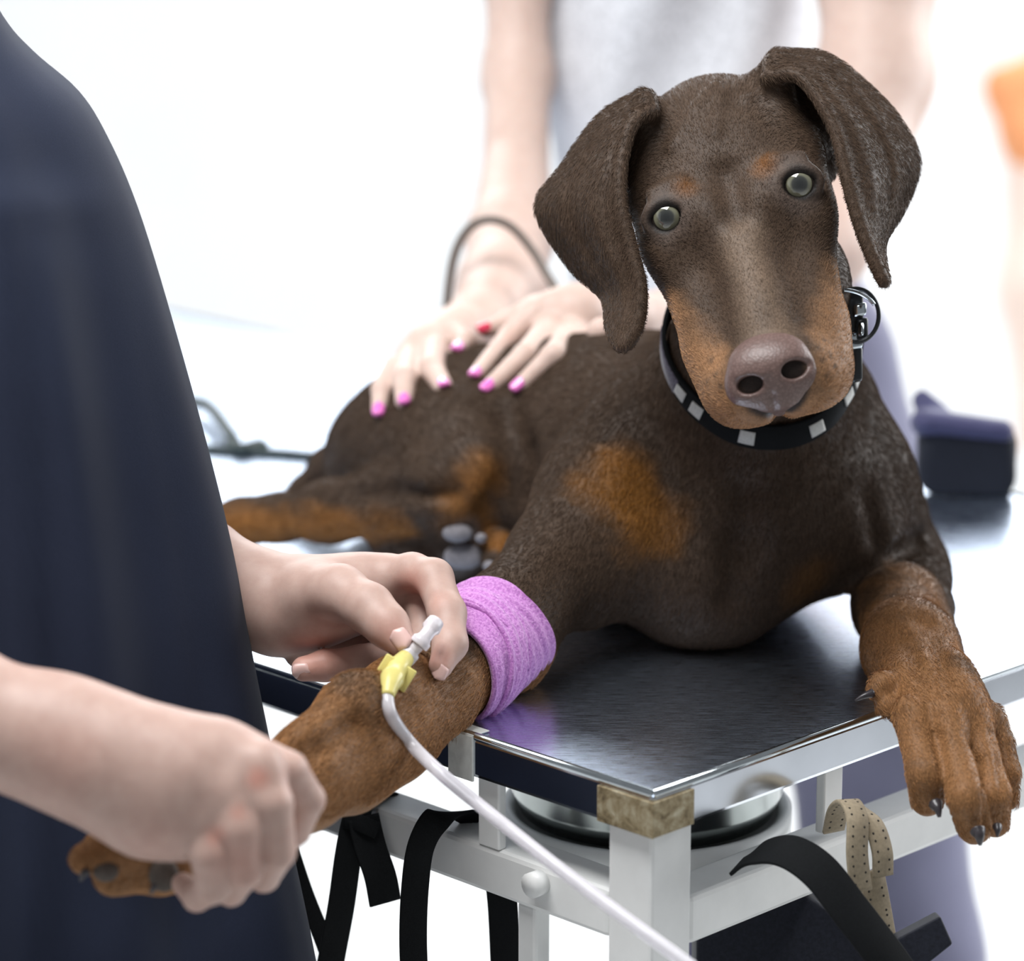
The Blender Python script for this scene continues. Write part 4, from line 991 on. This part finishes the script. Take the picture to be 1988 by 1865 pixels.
# ------------------------------------------------------------------ black bag and beige strap on the right rail
db = 1.69
bag = thing('carry_bag', W(1550, 1800, 1.74), 'black fabric bag hanging by a wide strap from the right-hand table rail', 'bag')
def prism(pts, d, th, bev):
    bm = bmesh.new(); vs_ = [bm.verts.new(Vector(W(u, v, d))) for u, v in pts]; f = bm.faces.new(vs_)
    r_ = bmesh.ops.extrude_face_region(bm, geom=[f]); 
    for v_ in r_['geom']:
        if isinstance(v_, bmesh.types.BMVert): v_.co += Vector(FWD * th)
    bmesh.ops.recalc_face_normals(bm, faces=bm.faces[:]); bmesh.ops.bevel(bm, geom=bm.edges[:], offset=bev, segments=3, affect='EDGES', profile=0.6)
    bmesh.ops.recalc_face_normals(bm, faces=bm.faces[:]); bm.verts.index_update()
    out = [np.array(v_.co) for v_ in bm.verts], [[v_.index for v_ in f_.verts] for f_ in bm.faces]; bm.free(); return out
co, fa = prism([(1352, 1812), (1374, 1772), (1530, 1712), (1590, 1752), (1650, 1790), (1730, 1850), (1765, 1990), (1750, 2120), (1352, 2120)], 1.75, 0.05, 0.004); mk('body', co, fa, BAGCLOTH, bag)
strap([(1432, 1682, 1.690), (1475, 1655, 1.682), (1530, 1652, 1.674), (1590, 1690, 1.664), (1650, 1765, 1.660), (1715, 1850, 1.664), (1770, 1930, 1.68)], PX(84, 1.68), 'strap', bag, wdir=RIGHT * 0.75 - DOWN * 0.55 + FWD * 0.5)
co, fa = prism([(1742, 1822), (1826, 1778), (1850, 1832), (1790, 1880), (1752, 1900)], 1.69, 0.02, 0.0015); mk('side_pocket', co, fa, BAGCLOTH, bag, False)
bst = thing('leather_strap', W(1680, 1650, 1.72), 'beige perforated leather strap looped over the right-hand table rail', 'strap')
def dotted(pts, w, name):
    P = spline([W(u, v, d) for u, v, d in pts], 8); wd = RIGHT * 0.9 + FWD * 0.4
    co, fa = ribbon(P, wd, w, 0.0026); o = mk(name, co, fa, BEIGE, bst)
    t, _, _ = frames(P); step = np.cumsum(np.r_[0, np.linalg.norm(np.diff(P, axis=0), axis=1)])
    for q in np.arange(0.004, step[-1] - 0.002, 0.0052):
        i = int(np.searchsorted(step, q)); i = min(i, len(P) - 1); wv = unit(wd - t[i] * (wd @ t[i])); nn = np.cross(t[i], wv); nn = nn if nn @ FWD < 0 else -nn
        for s in (-0.27, 0.27):
            c = P[i] + wv * w * s; cc, ff = tube([c + nn * 0.0010, c + nn * 0.00145], 0.00065, 8); mk('hole', cc, ff, HOLE, o, False)
dotted([(1618, 1612, 1.735), (1628, 1570, 1.722), (1648, 1556, 1.705), (1664, 1590, 1.692), (1664, 1660, 1.690), (1672, 1730, 1.694)], PX(46, 1.7), 'loop')
dotted([(1660, 1570, 1.712), (1694, 1598, 1.700), (1712, 1650, 1.697), (1714, 1700, 1.70)], PX(44, 1.7), 'fold')
dotted([(1690, 1690, 1.705), (1702, 1750, 1.706), (1716, 1830, 1.708)], PX(56, 1.7), 'tail')

# ------------------------------------------------------------------ bowl under the table
bc = W(1255, 1605, 1.86)
bowl = thing('steel_bowl', bc, 'round steel bowl in a white ring under the table corner', 'bowl')
def lathe(prof, n=64): return loft([[(bc[0] + r * math.cos(a), bc[1] + r * math.sin(a), z) for a in np.linspace(0, 2 * math.pi, n, endpoint=False)] for r, z in prof])
zr = W(1255, 1642, 1.79)[2]
co, fa = lathe([(0.04, zr - 0.002), (0.074, zr), (0.079, zr + 0.012), (0.081, zr + 0.050), (0.084, zr + 0.052), (0.084, zr + 0.054), (0.079, zr + 0.054), (0.076, zr + 0.012), (0.04, zr + 0.002)]); mk('basin', co, fa, STEELPAN, bowl)
co, fa = lathe([(0.080, zr - 0.018), (0.084, zr - 0.018), (0.084, zr + 0.001), (0.080, zr + 0.001), (0.076, zr - 0.002), (0.076, zr - 0.016)]); mk('holder_ring', co, fa, WHITEPAINT, bowl)

# ------------------------------------------------------------------ things behind the dog
pouch = thing('pouch', T(1885, 960), 'dark navy zipped pouch with violet lid standing on the table behind the dog', 'pouch')
dpo = DZ(975, ZT); wv = unit(RIGHT * 0.97 - FWD * 0.15)
PO = Field(W(1740, 1010, dpo + 0.05) - 0.03, W(2010, 720, dpo - 0.02) + np.array([0.03, 0.09, 0.03]), 0.0035)
for (u, v) in ((1812, 925), (1940, 940)):
    pass
PO.cone(W(1825, 915, dpo + 0.02), W(1925, 925, dpo + 0.02), PX(48, dpo), PX(48, dpo), 0.01); PO.cone(W(1825, 850, dpo + 0.02), W(1935, 860, dpo + 0.02), PX(45, dpo), PX(40, dpo), 0.015)
co, fa = PO.mesh(); co = relax(co, fa, 2); co[:, 2] = np.maximum(co[:, 2], ZT + 0.001); mk('body', co, fa, BAGCLOTH, pouch)
PL = Field(W(1720, 900, dpo) - 0.03, W(2010, 720, dpo) + np.array([0.03, 0.09, 0.03]), 0.0035)
PL.cone(W(1795, 820, dpo + 0.015), W(1945, 838, dpo + 0.015), PX(28, dpo), PX(24, dpo), 0.01, (FWD, 1.8))
PL.cone(W(1790, 775, dpo + 0.03), W(1820, 800, dpo + 0.03), PX(20, dpo), PX(20, dpo), 0.01)
co, fa = PL.mesh(); mk('lid', relax(co, fa, 2), fa, BAGTOP, pouch)
cord = thing('leash', W(1000, 560, 2.2), 'thin brown cord arching in front of the pale forearm', 'leash')
P = spline([W(*q) for q in ((866, 660, 2.24), (870, 570, 2.23), (884, 490, 2.22), (912, 442, 2.21), (950, 426, 2.205), (992, 440, 2.205), (1032, 484, 2.205), (1062, 534, 2.20), (1095, 585, 2.19))], 8)
co, fa = tube(P, PX(9, 2.2), 10); mk('cord', co, fa, BROWNCORD, cord)
lead = thing('lead', T(450, 880), 'dark cord lead lying on the table behind the dog\'s hind leg', 'leash')
def oncloth(pts, r): 
    P = spline([T(u, v) + EZ * (r + h) for u, v, h in pts], 6); return tube(P, r, 8)
co, fa = oncloth([(330, 872, 0), (400, 877, 0), (455, 882, 0), (540, 886, 0), (640, 895, 0)], 0.0030); mk('cord', co, fa, CORDM, lead)
co, fa = oncloth([(360, 800, 0.004), (400, 812, 0.006), (425, 838, 0.006), (455, 872, 0.002)], 0.0048); mk('cord', co, fa, CORDM, lead)
co, fa = oncloth([(448, 872, 0), (470, 884, 0), (500, 876, 0), (512, 880, 0)], 0.005); mk('clip', co, fa, CORDM, lead)
jk = thing('hanging_coat', W(1975, 500, 4.3), 'orange and peach coat hanging far behind at the right edge', 'coat')
OJ = Field(W(1870, 420, 4.3) - 0.12, W(2160, 60, 4.3) + 0.12, 0.012)
OJ.chain([(1940, 160, 4.3, 34), (2040, 150, 4.3, 60)], 0.03); OJ.chain([(1960, 200, 4.3, 40), (2000, 270, 4.3, 50), (2080, 250, 4.3, 70)], 0.03)
co, fa = OJ.mesh(); mk('shoulder', co, fa, ORANGE, jk)
OB = Field(W(1870, 950, 4.32) - 0.12, W(2160, 150, 4.32) + 0.12, 0.012)
OB.chain([(2000, 300, 4.32, 50), (2010, 560, 4.32, 60), (2020, 850, 4.32, 45)], 0.05)
co, fa = OB.mesh(); mk('drape', co, fa, PEACH, jk)
